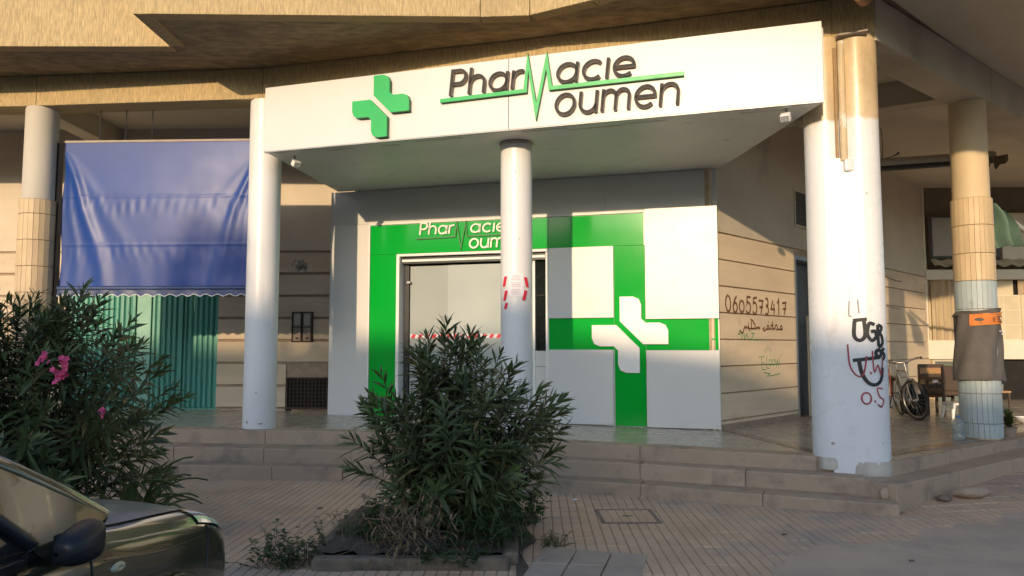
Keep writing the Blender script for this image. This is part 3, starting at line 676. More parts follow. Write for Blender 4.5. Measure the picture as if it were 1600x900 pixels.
# side light
MB(SHOP).box(3.365, 3.40, -.2, -.12, zf(3), 2.91).build('mullion', trim_white, sf)
MB(SHOP).box(3.40, 3.60, -.175, -.165, 1.55, 2.91).build('side_glass', glass_clear, sf)
MB(SHOP).box(3.40, 3.60, -.19, -.13, .68, 1.54).build('side_panel', white_panel, sf, bevel=.004)
MB(SHOP).box(3.40, 3.60, -.128, -.126, 1.30, 1.315).build('panel_groove', alu, sf)
MB(SHOP).box(3.40, 3.60, -.2, -.12, zf(3), .67).build('kick_plate', alu, sf)
# shop interior seen through the side light
m = MB(SHOP); m.box(2.6, 4.6, -2.6, -2.5, .45, 3.5); m.build('rear_shop_wall', interior, sf)
sh = MB(SHOP).box(2.9, 4.4, -2.48, -2.1, .5, .55)
for k in range(7): sh.box(2.9, 4.4, -2.48, -2.12, .85 + k * .33, .87 + k * .33)
sh = sh.build('shelf_unit', shelf_m, sf)
for k in range(7):
    for j in range(9):
        u = 2.93 + j * .16 + rnd.uniform(0, .04); h = rnd.uniform(.1, .24)
        MB(SHOP).box(u, u + rnd.uniform(.07, .13), -2.42, -2.2, .871 + k * .33, .871 + k * .33 + h).build('carton', M('carton_%d' % (j % 4), [(.5, .42, .3), (.3, .27, .22), (.55, .5, .45), (.2, .22, .2)][j % 4], .6, .1, 6), sh)
MB(SHOP).box(1.2, 3.8, -2.7, -2.6, .4, 4.1).box(1.15, 1.2, -2.7, -.3, .4, 4.1).box(3.8, 3.85, -2.7, -.3, .4, 4.1).build('shop_inner_wall', interior, sf)
MB(SHOP).box(1.15, 3.85, -2.7, -.07, 3.0, 3.05).build('shop_inner_ceiling', interior, sf)
# small shop name over the door
word(SHOP, 'Phar', 1.58, 2.13, 3.345, .135, .026, .0145, .045, sf, letter_white, letter_white)
word(SHOP, 'acie', 2.42, 2.98, 3.345, .135, .026, .0145, .045, sf, letter_white, letter_white)
word(SHOP, 'oumen', 2.40, 3.28, 3.105, .15, .026, .0145, .045, sf, letter_white, letter_white)
pulse(SHOP, [(1.52, 3.285), (2.17, 3.295), (2.20, 3.50), (2.265, 3.12), (2.345, 3.50), (2.365, 3.295), (3.3, 3.30)], .022, .0145, .04, sf, green_side, green_side)

# notice taped to the middle column
class Wrap:
    """paper laid round the front of a column: u along the surface from the front line, z up"""
    def __init__(s, c, r, a0=-90): s.c = c; s.r = r; s.a0 = R(a0)
    def __call__(s, u, v, z):
        t = s.a0 + u / s.r; return Vector((s.c[0] + (s.r + v) * math.cos(t), s.c[1] + (s.r + v) * math.sin(t), z))
W2 = Wrap(C2, .1965)
t = thing('taped_notice', W2(0, 0, 2.2), 'white paper notice taped round the middle column', 'notice')
MB(W2).grid(lambda a, b: (-.10 + a * .19, .004 + .002 * math.sin(9 * b + 3 * a), 2.20 + b * .28), 12, 8).build('sheet', paper_m, t, smooth=60)
for k in range(13):
    if k in (4, 8): continue
    z = 2.455 - k * .019; u0 = -.075 + rnd.uniform(0, .02); u1 = rnd.uniform(.02, .07)
    MB(W2).grid(lambda a, b: (u0 + a * (u1 - u0), .0075, z + b * .0055), 6, 1).build('text_line', ink_m, t)
for (u, z, s_) in ((-.155, 2.385, -1), (-.145, 2.215, -1), (-.135, 2.09, -.6), (.125, 2.375, 1), (.10, 2.215, -1)):
    MB(W2).grid(lambda a, b: (u + (a - .5) * .042 + (b - .5) * .03 * s_ * -1, .006, z + (b - .5) * .12 * abs(s_)), 3, 3).build('tape_piece', red_m, t)
m = MB(W2)

# ------------------------------------------------------------------ awning, rods, black curtain
t = thing('blue_awning', (-4.9, 10.55, 2.3), 'blue vinyl awning sheet hanging between the two left columns', 'awning')
AW = Frame((-6.31, 10.66), (2.72, -.12))
LA = 2.79
def tarp(a, b):
    u = a * LA; z = 2.42 + b * 2.07; d = .03 * math.sin(math.pi * a) * math.sin(math.pi * b)
    for (cx, sg, cr) in ((0, 1, ((.46, .045, .075), (.20, .012, .05), (.85, .010, .10))), (LA, -1, ((.42, .026, .06), (.18, .010, .05), (.8, .006, .10)))):
        for sl_, am, wd in cr:
            dz = 4.35 - z; x = (u - cx) * sg - dz * sl_ * (1 - .14 * dz); fall = math.exp(-dz * .55) * max(0, min(1, dz * 2.5))
            d += am * math.exp(-(x / (wd * (.7 + .5 * dz))) ** 2) * fall
    for zs in (3.70, 3.02): d += .0035 * math.exp(-((z - zs) / .014) ** 2) + .0011 * (math.sin(31 * u + 5 * math.sin(3.3 * u + zs) + 9 * (z - zs)) + .7 * math.sin(53 * u + 4 * math.sin(2.1 * u) - 7 * (z - zs))) * math.exp(-((z - zs + .12) / .13) ** 2)
    d += .0010 * math.sin(29 * u + 3 * math.sin(3.1 * u)) * math.exp(-((z - 2.5) / .3) ** 2)
    return (u + .02 * math.sin(5 * z), d, z - .015 * math.sin(math.pi * a) * b)
MB(AW).grid(tarp, 160, 130).build('tarp', blue_tarp, t, smooth=70)
MB(AW).box(0, LA, -.01, .012, 4.47, 4.50).build('top_hem', M('tan_hem', (.35, .29, .24), .7, .1, 5), t)
MB(AW).tube([(0.0, .02, 2.41), (LA, .02, 2.41)], .032, 12).build('roller_bar', navy_cloth, t, smooth=50)
val = MB(AW).grid(lambda a, b: (a * LA, .035 + .006 * math.sin(a * 60), 2.385 - b * (.075 + .016 * math.sin(a * LA * 2 * math.pi / .165))), 130, 3).build('valance', navy_cloth, t, smooth=70)
MB(AW).tube([(a / 130 * LA, .037 + .006 * math.sin(a / 130 * 60), 2.31 - .016 * math.sin(a / 130 * LA * 2 * math.pi / .165)) for a in range(131)], .0055, 5).build('scalloped_piping', trim_white, val, smooth=60)
for k, u in enumerate((.50, .87, 1.25)):
    m = MB(AW); m.tube([(u, 0, 4.49), (u, 0, ZS - .02)], .007, 6); m.tube([(u, 0, ZS - .03), (u, 0, ZS - .008)], .03, 10); m.build('hanging_rod', dark_metal, t, smooth=50)
m = MB(AW); m.grid(lambda a, b: (-.24 + a * .245 + .006 * math.sin(6 * b), .02 + .008 * math.sin(9 * a + 4 * b), 1.75 + b * 2.72), 8, 24)
tag(m.build('black_curtain', black_cloth, smooth=70), 'narrow black tarpaulin strip hanging beside the leftmost column', 'tarpaulin')

# ------------------------------------------------------------------ wall writing
def stroke_obj(fr, strokes, wd, name, mat, parent, v=.0265, label=None, d=None):
    m = MB(fr)
    for s_ in strokes:
        if len(s_) > 1: m.ribbon(s_, wd, v, v)
    o = m.build(name, mat, parent)
    if label: o['label'] = label
    return o
DG = {'0': [arc(.4, .5, .36, 90, 440, 18, .5)], '6': [[(.65, 1.0), (.35, .72), (.12, .35)] + arc(.42, .27, .30, 180, 530, 16)], '5': [[(.8, 1.0), (.25, .98), (.2, .6)] + arc(.38, .32, .36, 110, -150, 14)],
      '7': [[(.05, .98), (.75, 1.0), (.38, 0)], [(.15, .5), (.75, .52)]], '3': [arc(.35, .75, .27, 130, -90, 10) + arc(.35, .25, .30, 90, -140, 12)],
      '4': [[(.42, 1.0), (.08, .38), (.78, .38)], [(.62, .78), (.58, -.05)]], '1': [[(.15, .72), (.45, 1.0), (.42, 0)]]}
r6 = random.Random(5); sts = []; u = .24
for ch in '0605573417':
    s_ = r6.uniform(.9, 1.15); hz = .215 if ch != '0' or u < .3 else .18
    for st in DG[ch]: sts.append([(u + x * .20, 2.105 + r6.uniform(-.006, .006) + (y if ch != '7' else y) * hz * s_) for x, y in st])
    u += .205
stroke_obj(RW, sts, .034, 'painted_phone_number', brown_paint, right_wall, label='brown phone number 0605573417 brushed on the stone wall')
ar = [[(2.08, 1.90)] + arc(2.04, 1.90, .035, 0, 330, 10) + [(1.95, 1.875), (1.90, 1.875)] + arc(1.86, 1.905, .04, -60, 200, 8) + [(1.78, 1.875), (1.74, 1.88)] + arc(1.70, 1.905, .035, -60, 220, 8) + [(1.64, 1.875), (1.60, 1.88)] + arc(1.57, 1.90, .03, -40, 250, 8) + [(1.50, 1.87), (1.44, 1.84), (1.40, 1.87), (1.46, 1.90)],
      [(1.745, 1.89), (1.735, 2.0)], [(1.59, 1.985), (1.575, 1.975)],
      [(1.30, 1.90), (1.28, 1.875), (1.25, 1.90), (1.23, 1.875), (1.20, 1.90), (1.18, 1.875), (1.13, 1.875), (1.14, 1.93), (1.08, 1.97)], [(1.14, 1.93), (1.07, 1.99), (1.0, 2.01)],
      [(1.13, 1.875), (1.02, 1.87), (1.02, 1.98)], [(1.02, 1.87), (.94, 1.875), (.93, 1.92), (.92, 1.87), (.86, 1.90), (.84, 1.87), (.81, 1.90), (.78, 1.86)] + arc(.72, 1.86, .055, 0, -170, 8), [(.95, 1.845), (.935, 1.838)], [(.98, 1.84), (.965, 1.833)]]
stroke_obj(RW, ar, .026, 'painted_name', brown_paint, right_wall, v=.0268, label='line of brown Arabic handwriting under the phone number')
gs = [[(.66, 1.84), (.60, 1.78), (.75, 1.80), (.70, 1.70)], [(.78, 1.80), (.80, 1.70), (.86, 1.79), (.92, 1.72), (.98, 1.70)], [(1.0, 1.80), (1.1, 1.80), (1.0, 1.71), (1.14, 1.70), (1.26, 1.70)], [(1.30, 1.70), (1.32, 1.70)], [(1.40, 1.69), (1.42, 1.69)], [(1.5, 1.69), (1.52, 1.69)],
      [(1.48, 1.58), (1.46, 1.51)], [(1.55, 1.61), (1.55, 1.53)], [(1.62, 1.58), (1.64, 1.51)], [(1.30, 1.46), (1.24, 1.44)],
      [(1.42, 1.46), (1.32, 1.44), (1.34, 1.26), (1.46, 1.25)], [(1.33, 1.35), (1.42, 1.36)], [(1.5, 1.46), (1.49, 1.28), (1.58, 1.27)], arc(1.62, 1.36, .045, 0, 350, 10), arc(1.73, 1.36, .045, 0, 350, 10), [(1.80, 1.42), (1.83, 1.30), (1.87, 1.40), (1.91, 1.30), (1.95, 1.44)], [(1.98, 1.48), (2.02, 1.45)], [(1.40, 1.21), (1.6, 1.19), (1.5, 1.15), (1.85, 1.17), (1.95, 1.19)]]
stroke_obj(RW, gs, .014, 'marker_tag', green_paint, right_wall, v=.0262, label='thin green scribbled tag low on the stone wall')
# tags on the twin columns: x across, wrapped on the curved front
def twin_front(x, v, z):
    y = 99
    for c in (C3A, C3B):
        d = .2195 ** 2 - (x - c[0]) ** 2
        if d > 0: y = min(y, c[1] - math.sqrt(d))
    a_ = Vector(C3A) + nf_; b_ = Vector(C3B) + nf_
    if a_.x < x < b_.x: y = min(y, a_.y + (b_.y - a_.y) * (x - a_.x) / (b_.x - a_.x) - .002)
    return Vector((x, min(y, 8.2) - v, z))
def dense(pl, n=4):
    o = []
    for a, b in zip(pl, pl[1:]): o += [(a[0] + (b[0] - a[0]) * k / n, a[1] + (b[1] - a[1]) * k / n) for k in range(n)]
    return o + [pl[-1]]
X = lambda px: (px - 800) / 1200 * 7.98
Z = lambda py: 1.6 + (542 - py) / 1200 * 7.98
def pp(*l):
    pl = [(X(a), Z(b)) for a, b in l]
    return [tuple(catmull(k / 5, pl)) for k in range(5 * (len(pl) - 1) + 1)]
def catmull(t, arr):
    i = max(0, min(len(arr) - 2, int(t))); f = t - i; p = [arr[max(0, i - 1)], arr[i], arr[i + 1], arr[min(len(arr) - 1, i + 2)]]
    return [.5 * (2 * p[1][k] + (p[2][k] - p[0][k]) * f + (2 * p[0][k] - 5 * p[1][k] + 4 * p[2][k] - p[3][k]) * f * f + (3 * p[1][k] - p[0][k] - 3 * p[2][k] + p[3][k]) * f ** 3) for k in range(len(arr[0]))]
bk = [pp((1334, 502), (1333, 525), (1340, 532), (1347, 524), (1346, 500)), pp((1361, 508), (1353, 506), (1350, 522), (1356, 532), (1363, 526), (1361, 518), (1355, 519)),
      pp((1366, 508), (1367, 540), (1374, 536), (1372, 524), (1366, 522)), pp((1366, 508), (1373, 512), (1368, 522)), [(X(1366) + .03 * math.cos(q * .5), Z(552) + .035 * math.sin(q * .5)) for q in range(14)], pp((1377, 544), (1372, 549), (1377, 555), (1373, 562)),
      pp((1332, 501), (1350, 499)), pp((1330, 563), (1368, 558)), pp((1338, 562), (1341, 582), (1349, 597), (1360, 600), (1369, 592), (1372, 574))]
stroke_obj(twin_front, bk, .036, 'spray_tag', black_paint, k3b, v=.003, label='black sprayed letters UGB on the twin column')
stroke_obj(twin_front, [pp((1328, 470), (1327, 492), (1331, 494)), pp((1339, 468), (1340, 490))], .014, 'faint_tag', M('faded_spray', (.28, .28, .29), .7, .2, 10), k3b, v=.003)
rd = [pp((1324, 538), (1326, 570), (1334, 586), (1343, 584), (1348, 556)), pp((1356, 548), (1358, 580), (1364, 570), (1369, 584), (1373, 560)), pp((1352, 580), (1354, 584)), [(X(1346) + .042 * math.cos(q * .4), Z(621) + .058 * math.sin(q * .4)) for q in range(17)], pp((1357, 624), (1359, 627)), pp((1371, 606), (1362, 606), (1365, 618), (1372, 624), (1368, 634), (1362, 630))]
stroke_obj(twin_front, rd, .015, 'marker_tag', red_paint, k3b, v=.0045, label='thin red scribble and the digits 0.5 on the twin column')

# ------------------------------------------------------------------ rear right: neighbouring cafe front
cf = thing('cafe_front', (10, 16.4, .4), 'cream cafe front with curtains and tiled sill at the far right end of the arcade', 'shopfront')
CF = Frame((9.55, 17.9), (5.5, -.25)); CS = lambda u, v, z: CF(u * 1.095, v, 1.6 + (z - 1.6) * 1.095)
MB(CS).box(-.6, 5.5, -.35, -.2, .2, ZS).build('rear_wall', brownwall, cf)
MB(CS).box(-.02, .12, -.2, .04, 1.36, ZS).build('corner_pilaster', cream_beam, cf)
MB(CS).box(.2, 5.5, -.2, -.08, 3.50, ZS).build('upper_wall', brownwall, cf)
b = MB(CS).box(.24, 1.62, -.08, .05, 3.52, 4.38).build('sign_board', board_m, cf, bevel=.01)
MB(CS).box(.22, 1.64, .05, .075, 4.36, 4.41).box(.22, 1.64, .05, .075, 3.49, 3.53).box(.22, .26, .05, .075, 3.53, 4.36).box(1.60, 1.64, .05, .075, 3.53, 4.36).build('board_frame', dark_metal, b)
MB(CS).box(1.72, 2.45, -.08, .04, 3.45, 4.45).build('pale_board', cream_beam, cf)
MB(CS).grid(lambda a, bb: (.22 + a * 5.2, .03 + .20 * bb, 3.46 - .16 * bb + .025 * math.sin(a * 5.2 * 2 * math.pi / .30)), 150, 2).build('corrugated_canopy', corr_m, cf, smooth=60)
MB(CS).box(.1, 5.5, -.1, .06, 3.03, 3.24).build('lintel', cream_beam, cf, bevel=.008)
def curt(a, b2): return (.24 + a * 1.1, -.06 + .035 * math.sin(a * 42) + .01 * math.sin(a * 90 + 4 * b2), 1.74 + b2 * 1.29)
MB(CS).grid(curt, 90, 4).build('curtain', curtain_m, cf, smooth=60)
MB(CS).grid(lambda a, b2: (2.05 + a * .42, -.06 + .035 * math.sin(a * 20), 1.74 + b2 * 1.29), 40, 4).build('curtain', curtain_m, cf, smooth=60)
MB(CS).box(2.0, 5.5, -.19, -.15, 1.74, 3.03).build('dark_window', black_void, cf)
MB(CS).box(.2, 2.0, -.19, -.15, 1.74, 3.03).build('backing_panel', wall_yel, cf)
tm = MB(); tm.box(0, .329, 0, .02, 0, .329); tme = tm.mesh('wall_tile', wall_yel)
for k in range(14):
    for j in range(3):
        u = .80 + k * .312
        if j == 2 and u < 1.1: continue
        p = CS(u, -.03, 1.76 + j * .312); o = link('wall_tile', tme, cf, p, (0, 0, math.atan2(CF.d.y, CF.d.x) + rnd.gauss(0, .004)))
MB(CS).box(.78, 5.5, -.05, -.034, 1.74, 2.70).build('tile_grout', cream_beam, cf)
MB(CS).box(.1, 5.5, -.1, .05, 1.34, 1.74).build('sill_beam', cream_beam, cf, bevel=.01)
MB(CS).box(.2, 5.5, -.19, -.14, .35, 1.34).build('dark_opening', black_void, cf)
MB(CS).box(.18, .23, -.1, .02, .38, 1.33).box(.23, 1.1, -.1, .02, 1.29, 1.33).build('hatch_frame', corr_m, cf)
MB(CS).box(.23, 1.1, -.07, -.06, .40, 1.29).build('hatch_glass', M('greenish_glass', (.14, .17, .155), .12, .1, 3, coat=.5), cf)
MB(CS).tube([(.28, -.02, 1.25), (.78, -.02, .95)], .014, 6).build('hatch_stay', alu, cf, smooth=50)
# rolled awning under the ceiling with a torn end, hung on a wire
t = thing('rolled_awning', (7.6, 13.0, 4.7), 'old rolled-up awning box with torn cloth high under the arcade ceiling', 'awning')
a0 = Vector((6.02, 12.9, 4.70)); a1 = Vector((8.62, 13.55, 5.02))
MB().tube([a0, a1], .085, 12).build('roll', M('cream_roll', (.46, .42, .34), .7, .1, 4), t, smooth=50)
MB().tube([a0 + Vector((0, -.03, -.10)), a1 + Vector((0, -.03, -.10))], .05, 8).build('slot_bar', dark_metal, t, smooth=50)
MB().box(a0.x - .04, a0.x + .03, a0.y - .15, a0.y + .12, a0.z - .2, a0.z + .06).build('end_bracket', rust, t, bevel=.01)
rr = random.Random(3)
MB().grid(lambda a, b2: (8.25 + a * .55, 13.42 + .03 * math.sin(12 * a), 4.93 + .08 * a - b2 * (.12 + .10 * math.sin(3 + 7 * a) ** 2 + .04 * math.sin(23 * a))), 24, 4).build('torn_cloth', M('torn_cloth', (.20, .16, .11), .9, .3, 14, bump=.5, bscale=30), t, smooth=70)
MB().tube([(6.35, 12.95, 4.78), (6.36, 12.95, 5.1), (6.34, 12.96, ZS - .01)], .006, 5).build('wire', dark_metal, t)
MB().tube([(6.36, 12.94, 4.80), (6.52, 12.9, 4.85), (6.60, 12.88, 4.90)], [.006, .008, .02], 6).build('wire_end', dark_metal, t)
# cables on the wall
t = thing('wall_cable', RW(5, .05, 2.6), 'thin black cables sagging along the stone wall by the bicycles', 'cable')
MB(RW).tube([(4.6 + .34 * k, .05, 3.14 - .03 * math.sin(k * .9) - .012 * k) for k in range(11)], .006, 5).build('cable', rubber, t)
MB(RW).tube([(4.7, .04, 3.05), (5.2, .04, 2.75), (5.8, .04, 2.52), (6.9, .04, 2.44), (7.8, .05, 2.40)], .005, 5).build('cable', rubber, t)

# apron tied round the far column
t = thing('tied_apron', (C4[0], C4[1], 1.3), 'dark grey apron with an orange waistband tied round the tiled column', 'apron')
def apr(a, b2):
    th = R(-225 + a * 225); z = 1.13 + b2 * .89 + .05 * math.sin(2.2 * a + .5) * (1 - b2)
    r = .258 + (1 - b2) * .075 * (.55 + .45 * math.sin(th * 2.2 + 1)) + .012 * math.sin(13 * a + 3 * b2) * (1.15 - b2) + .01 * math.sin(27 * a - 6 * b2)
    return (C4[0] + r * math.cos(th), C4[1] + r * math.sin(th), z)
MB().grid(apr, 70, 24).build('skirt', cloth_grey, t, smooth=70)
def band(a, b2):
    th = R(-138 + a * 105); r = .276 + .012 * math.sin(9 * a + 5 * b2) + .008 * math.sin(22 * b2); return (C4[0] + r * math.cos(th), C4[1] + r * math.sin(th), 1.87 + b2 * .15 + .03 * a)
o = MB().grid(band, 30, 6).build('waistband', cloth_orange, t, smooth=70)
def bandp(u, v, z):
    th = R(-138) + u; return Vector((C4[0] + (.292 + v) * math.cos(th), C4[1] + (.292 + v) * math.sin(th), z))
sv = []; u = .95
for k, g_ in enumerate(([[(0, 1), (.5, 0), (1, 1)]], [[(.5, 1), (.5, 0)]], [[(1, 1), (0, 1), (0, 0), (1, 0)], [(0, .5), (.8, .5)]], [[(0, 1), (1, 1), (0, 0), (1, 0)]])):
    for st in g_: sv.append([(u + x * .11, 1.925 + y * .06) for x, y in st])
    u += .15
MB(bandp).box(.6, .9, .004, .005, 1.94, 1.96)
stroke_obj(bandp, sv, .014, 'band_lettering', black_paint, o, v=.006)
def skp(u, v, z):
    th = R(-80) + u; return Vector((C4[0] + (.318 + v) * math.cos(th), C4[1] + (.318 + v) * math.sin(th), z))
stroke_obj(skp, [[(.15 + k * .075, 1.80), (.15 + k * .075 + .05, 1.80 + .008 * (k % 2))] for k in range(8)] + [[(.25 + k * .075, 1.765), (.25 + k * .075 + .05, 1.765)] for k in range(5)], .014, 'print_line', paper_m, t, v=.004)
def knot(a, b2):
    th = R(-215 + a * 235); r = .268 + .014 * math.sin(14 * a + 3 * b2); return (C4[0] + r * math.cos(th), C4[1] + r * math.sin(th), 1.985 + b2 * .055 + .05 * math.sin(3.0 * a - .3) + .015 * math.sin(11 * a))
MB().grid(knot, 50, 3).build('rolled_hem', cloth_grey, t, smooth=70)

# green cloth drooping from a pole
t = thing('green_drooping_cloth', (7.3, 11.0, 3.2), 'faded green cloth drooping from a slanted grey pole behind the tiled column', 'cloth')
MB().tube([(6.72, 10.75, 3.62), (7.05, 10.95, 3.52), (7.9, 11.6, 3.30), (8.72, 12.2, 3.08)], .038, 10).build('pole', M('grey_green_pole', (.40, .42, .38), .5, .1, 5), t, smooth=50)
def drp(a, b2):
    s_ = .22 * math.sin(math.pi * min(1, .18 + b2 * .82)) * (1 - .35 * b2)
    return (6.70 + .30 * b2 + (a - .5) * (.36 - .06 * b2) + .05 * math.sin(5 * b2), 10.62 + .10 * math.sin(a * math.pi * 3 + b2) , 3.64 - .62 * b2 - .10 * a * (1 - b2) - .08 * abs(a - .55))
MB().grid(drp, 20, 20).build('cloth', cloth_green, t, smooth=70)

# ------------------------------------------------------------------ bicycles
def bicycle(loc, ang, lean, frame_m, label):
    t = thing('bicycle', loc, label, 'bicycle', 'bicycles parked in the arcade')
    mt = Matrix.Translation(loc) @ Matrix.Rotation(ang, 4, 'Z') @ Matrix.Rotation(lean, 4, 'X')
    fr = lambda x, y, z: mt @ Vector((x, y, z))
    r = .33
    for x in (-.52, .52):
        st = .35 if x > 0 else 0
        ax = Vector((math.sin(st) * -1, math.cos(st), 0))
        wh = MB(fr).torus((x, 0, r), r - .022, .021, ax, 36, 8).build('wheel', rubber, t, smooth=60)
        MB(fr).torus((x, 0, r), r - .046, .011, ax, 36, 6).build('rim', steel, wh, smooth=60)
        m = MB(fr); a = ax.orthogonal().normalized(); b = ax.cross(a)
        for k in range(18):
            th = 2 * math.pi * k / 18; d = a * math.cos(th) + b * math.sin(th); c = Vector((x, 0, r)); m.tube([c + ax * (.02 if k % 2 else -.02), c + d * (r - .05)], .0016, 3, False)
        m.build('spokes', steel, wh)
        MB(fr).tube([Vector((x, 0, r)) - ax * .045, Vector((x, 0, r)) + ax * .045], .02, 10).build('hub', steel, wh, smooth=50)
        MB(fr).grid(lambda u, v: (x + (r + .028) * math.cos(R(20 + u * 140)) * (1 if x < 0 else 1), (v - .5) * .05, r + (r + .028) * math.sin(R(20 + u * 140))), 16, 2).build('mudguard', steel, t, smooth=60)
    bb = (-.06, 0, .29); seat = (-.20, 0, .80); head = (.36, 0, .80); hd2 = (.40, 0, .64); rear = (-.52, 0, .33)
    m = MB(fr); m.tube([bb, seat], .017).tube([seat, head], .016).tube([bb, hd2], .019).tube([head, hd2], .02)
    for s_ in (-1, 1): m.tube([(bb[0], .03 * s_, bb[2]), (rear[0], .05 * s_, rear[2])], .010); m.tube([(seat[0], .02 * s_, seat[2] - .05), (rear[0], .05 * s_, rear[2])], .009); m.tube([(hd2[0], .04 * s_, hd2[2]), (.44, .05 * s_, .52), (.52, .05 * s_, .33)], .012)
    m.build('frame', frame_m, t, smooth=50)
    MB(fr).tube([head, (.33, 0, .93)], .014).tube([(.22, -.30, .98), (.30, -.22, .99), (.36, -.06, .95), (.36, .06, .95), (.30, .22, .99), (.22, .30, .98)], .012).build('handlebar', steel, t, smooth=50)
    for s_ in (-1, 1): MB(fr).tube([(.16, .315 * s_, .972), (.24, .29 * s_, .982)], .018).build('grip', rubber, t, smooth=50)
    MB(fr).tube([seat, (-.23, 0, .90)], .014).build('seat_post', steel, t, smooth=50)
    MB(fr).grid(lambda a, b2: (-.36 + a * .28, (b2 - .5) * (.17 - .12 * a), .915 + .018 * math.sin(math.pi * b2) + .02 * (1 - a)), 8, 6).build('saddle', rubber, t, smooth=60)
    o = MB(fr).tube([(bb[0], .03, bb[2]), (bb[0], .045, bb[2])], .09, 20).build('chainring', steel, t)
    for s_ in (-1, 1):
        o = MB(fr).tube([(bb[0], .06 * s_, bb[2]), (bb[0] + .10 * s_, .07 * s_, bb[2] - .13 * s_)], .011).build('crank', steel, t, smooth=50)
        MB(fr).box(bb[0] + .10 * s_ - .04, bb[0] + .10 * s_ + .04, .07 * s_ - .0 if s_ > 0 else -.15, .15 if s_ > 0 else -.07, bb[2] - .13 * s_ - .012, bb[2] - .13 * s_ + .012).build('pedal', rubber, o)
    return t
bicycle((6.70, 13.05, fl(6.7) + .003), R(-103), R(9), bike_grey, 'grey bicycle with its front wheel towards the street, nearest the chairs')
bicycle((6.46, 13.55, fl(6.4) + .003), R(-124), R(-8), bike_red, 'second bicycle half hidden behind the twin columns')

# ------------------------------------------------------------------ chairs, stool, odds and ends
def wicker_chair(loc, ang, label):
    t = thing('wicker_chair', loc, label, 'chair', 'wicker cafe chairs'); mt = Matrix.Translation(loc) @ Matrix.Rotation(ang, 4, 'Z'); fr = lambda x, y, z: mt @ Vector((x, y, z))
    MB(fr).box(-.27, .27, -.25, .25, .36, .44).build('seat', wicker, t, bevel=.02)
    bk_ = MB(fr).box(-.27, .27, .20, .26, .44, .88).build('backrest', wicker, t, bevel=.02)
    for z0 in (.50, .70): MB(fr).box(-.25, .25, .192, .20, z0, z0 + .11).build('woven_band', wicker_tan, bk_)
    for s_ in (-1, 1):
        MB(fr).box(.24 * s_ - .03, .24 * s_ + .03, -.25, .2, .60, .65).build('armrest', wicker, t, bevel=.015)
        MB(fr).box(.24 * s_ - .02, .24 * s_ + .02, -.24, -.2, 0, .60).build('leg', wicker, t); MB(fr).box(.24 * s_ - .02, .24 * s_ + .02, .2, .24, 0, .44).build('leg', wicker, t)
    MB(fr).box(-.25, .25, -.262, -.25, .30, .44).build('front_apron', wicker_tan, t)
wicker_chair((8.05, 14.55, fl(8)), R(8), 'brown wicker chair beside the cafe hatch, the one farther from the street')
wicker_chair((7.75, 13.75, fl(8)), R(186), 'brown wicker chair with its back to the street, behind the white stool')
t = thing('white_stool', (7.60, 13.2, fl(7.6)), 'low white plastic stool in front of the wicker chairs', 'stool')
x, y, z = 7.60, 13.2, fl(7.6)
MB().box(x - .19, x + .19, y - .17, y + .17, z + .22, z + .26).build('stool_top', plastic_white, t, bevel=.015)
for sx in (-1, 1):
    for sy in (-1, 1):
        m = MB(); m.tube([(x + .15 * sx, y + .13 * sy, z + .22), (x + .19 * sx, y + .17 * sy, z)], [.035, .022], 8); m.build('leg', plastic_white, t, smooth=40)
m = MB(); m.tube([(7.42, 13.62, fl(7)+.59), (7.72, 13.62, fl(7)+.585)], .03, 10); tag(m.build('folded_paper', paper_m, smooth=50), 'white rolled paper lying across the nearer wicker chair', 'paper')
t = thing('orange_canister', (8.15, 13.35, fl(8)), 'orange plastic canister half hidden by the tiled column', 'canister')
MB().lathe([(.13, 0), (.16, .03), (.16, .40), (.13, .52), (.06, .58), (.05, .62)], (8.15, 13.35, fl(8)), 20).build('tank', orange_pl, t, smooth=40)
MB().lathe([(.055, .62), (.055, .66)], (8.15, 13.35, fl(8)), 14).build('cap', rubber, t, smooth=40)
m = MB(); m.lathe([(.10, 0), (.20, .03), (.23, .20), (.20, .42), (.10, .52), (.03, .55)], (7.15, 13.75, fl(7)), 18, wob=lambda t_, z_: .10 * math.sin(3 * t_ + 4 * z_) + .05 * math.sin(7 * t_))
tag(m.build('black_sack', black_cloth, smooth=60), 'slumped black sack between the bicycles and the wicker chairs', 'sack')
t = thing('water_bottle', (5.67, 9.86, fl(5.6)), 'large clear plastic water bottle standing beside the tiled column', 'bottle')
MB().lathe([(.06, 0), (.075, .01), (.076, .09), (.070, .10), (.076, .11), (.076, .19), (.068, .22), (.03, .27), (.02, .285)], (5.67, 9.86, fl(5.6)), 20).build('bottle_body', pet, t, smooth=50)
MB().lathe([(.024, .285), (.024, .31)], (5.67, 9.86, fl(5.6)), 12).build('cap', M('blue_cap', (.08, .2, .45), .5, .1, 5), t, smooth=40)
t = thing('white_basin', (8.35, 12.6, fl(8)), 'shallow white basin on the floor at the right edge', 'basin')
MB().lathe([(.10, 0), (.17, .06), (.19, .10), (.175, .10), (.155, .06), (.09, .012)], (8.15, 12.25, fl(8)), 22).build('bowl', plastic_white, t, smooth=50)
t = thing('crate_table', (7.75, 12.3, fl(8)), 'small dark crate table with glasses beside the tiled column', 'table')
MB().box(7.35, 7.68, 11.9, 12.2, fl(8) + .50, fl(8) + .53).build('table_top', wicker_tan, t, bevel=.005)
for sx in (7.37, 7.65):
    for sy in (11.92, 12.17): MB().box(sx, sx + .025, sy, sy + .025, fl(8), fl(8) + .5).build('leg', wicker, t)
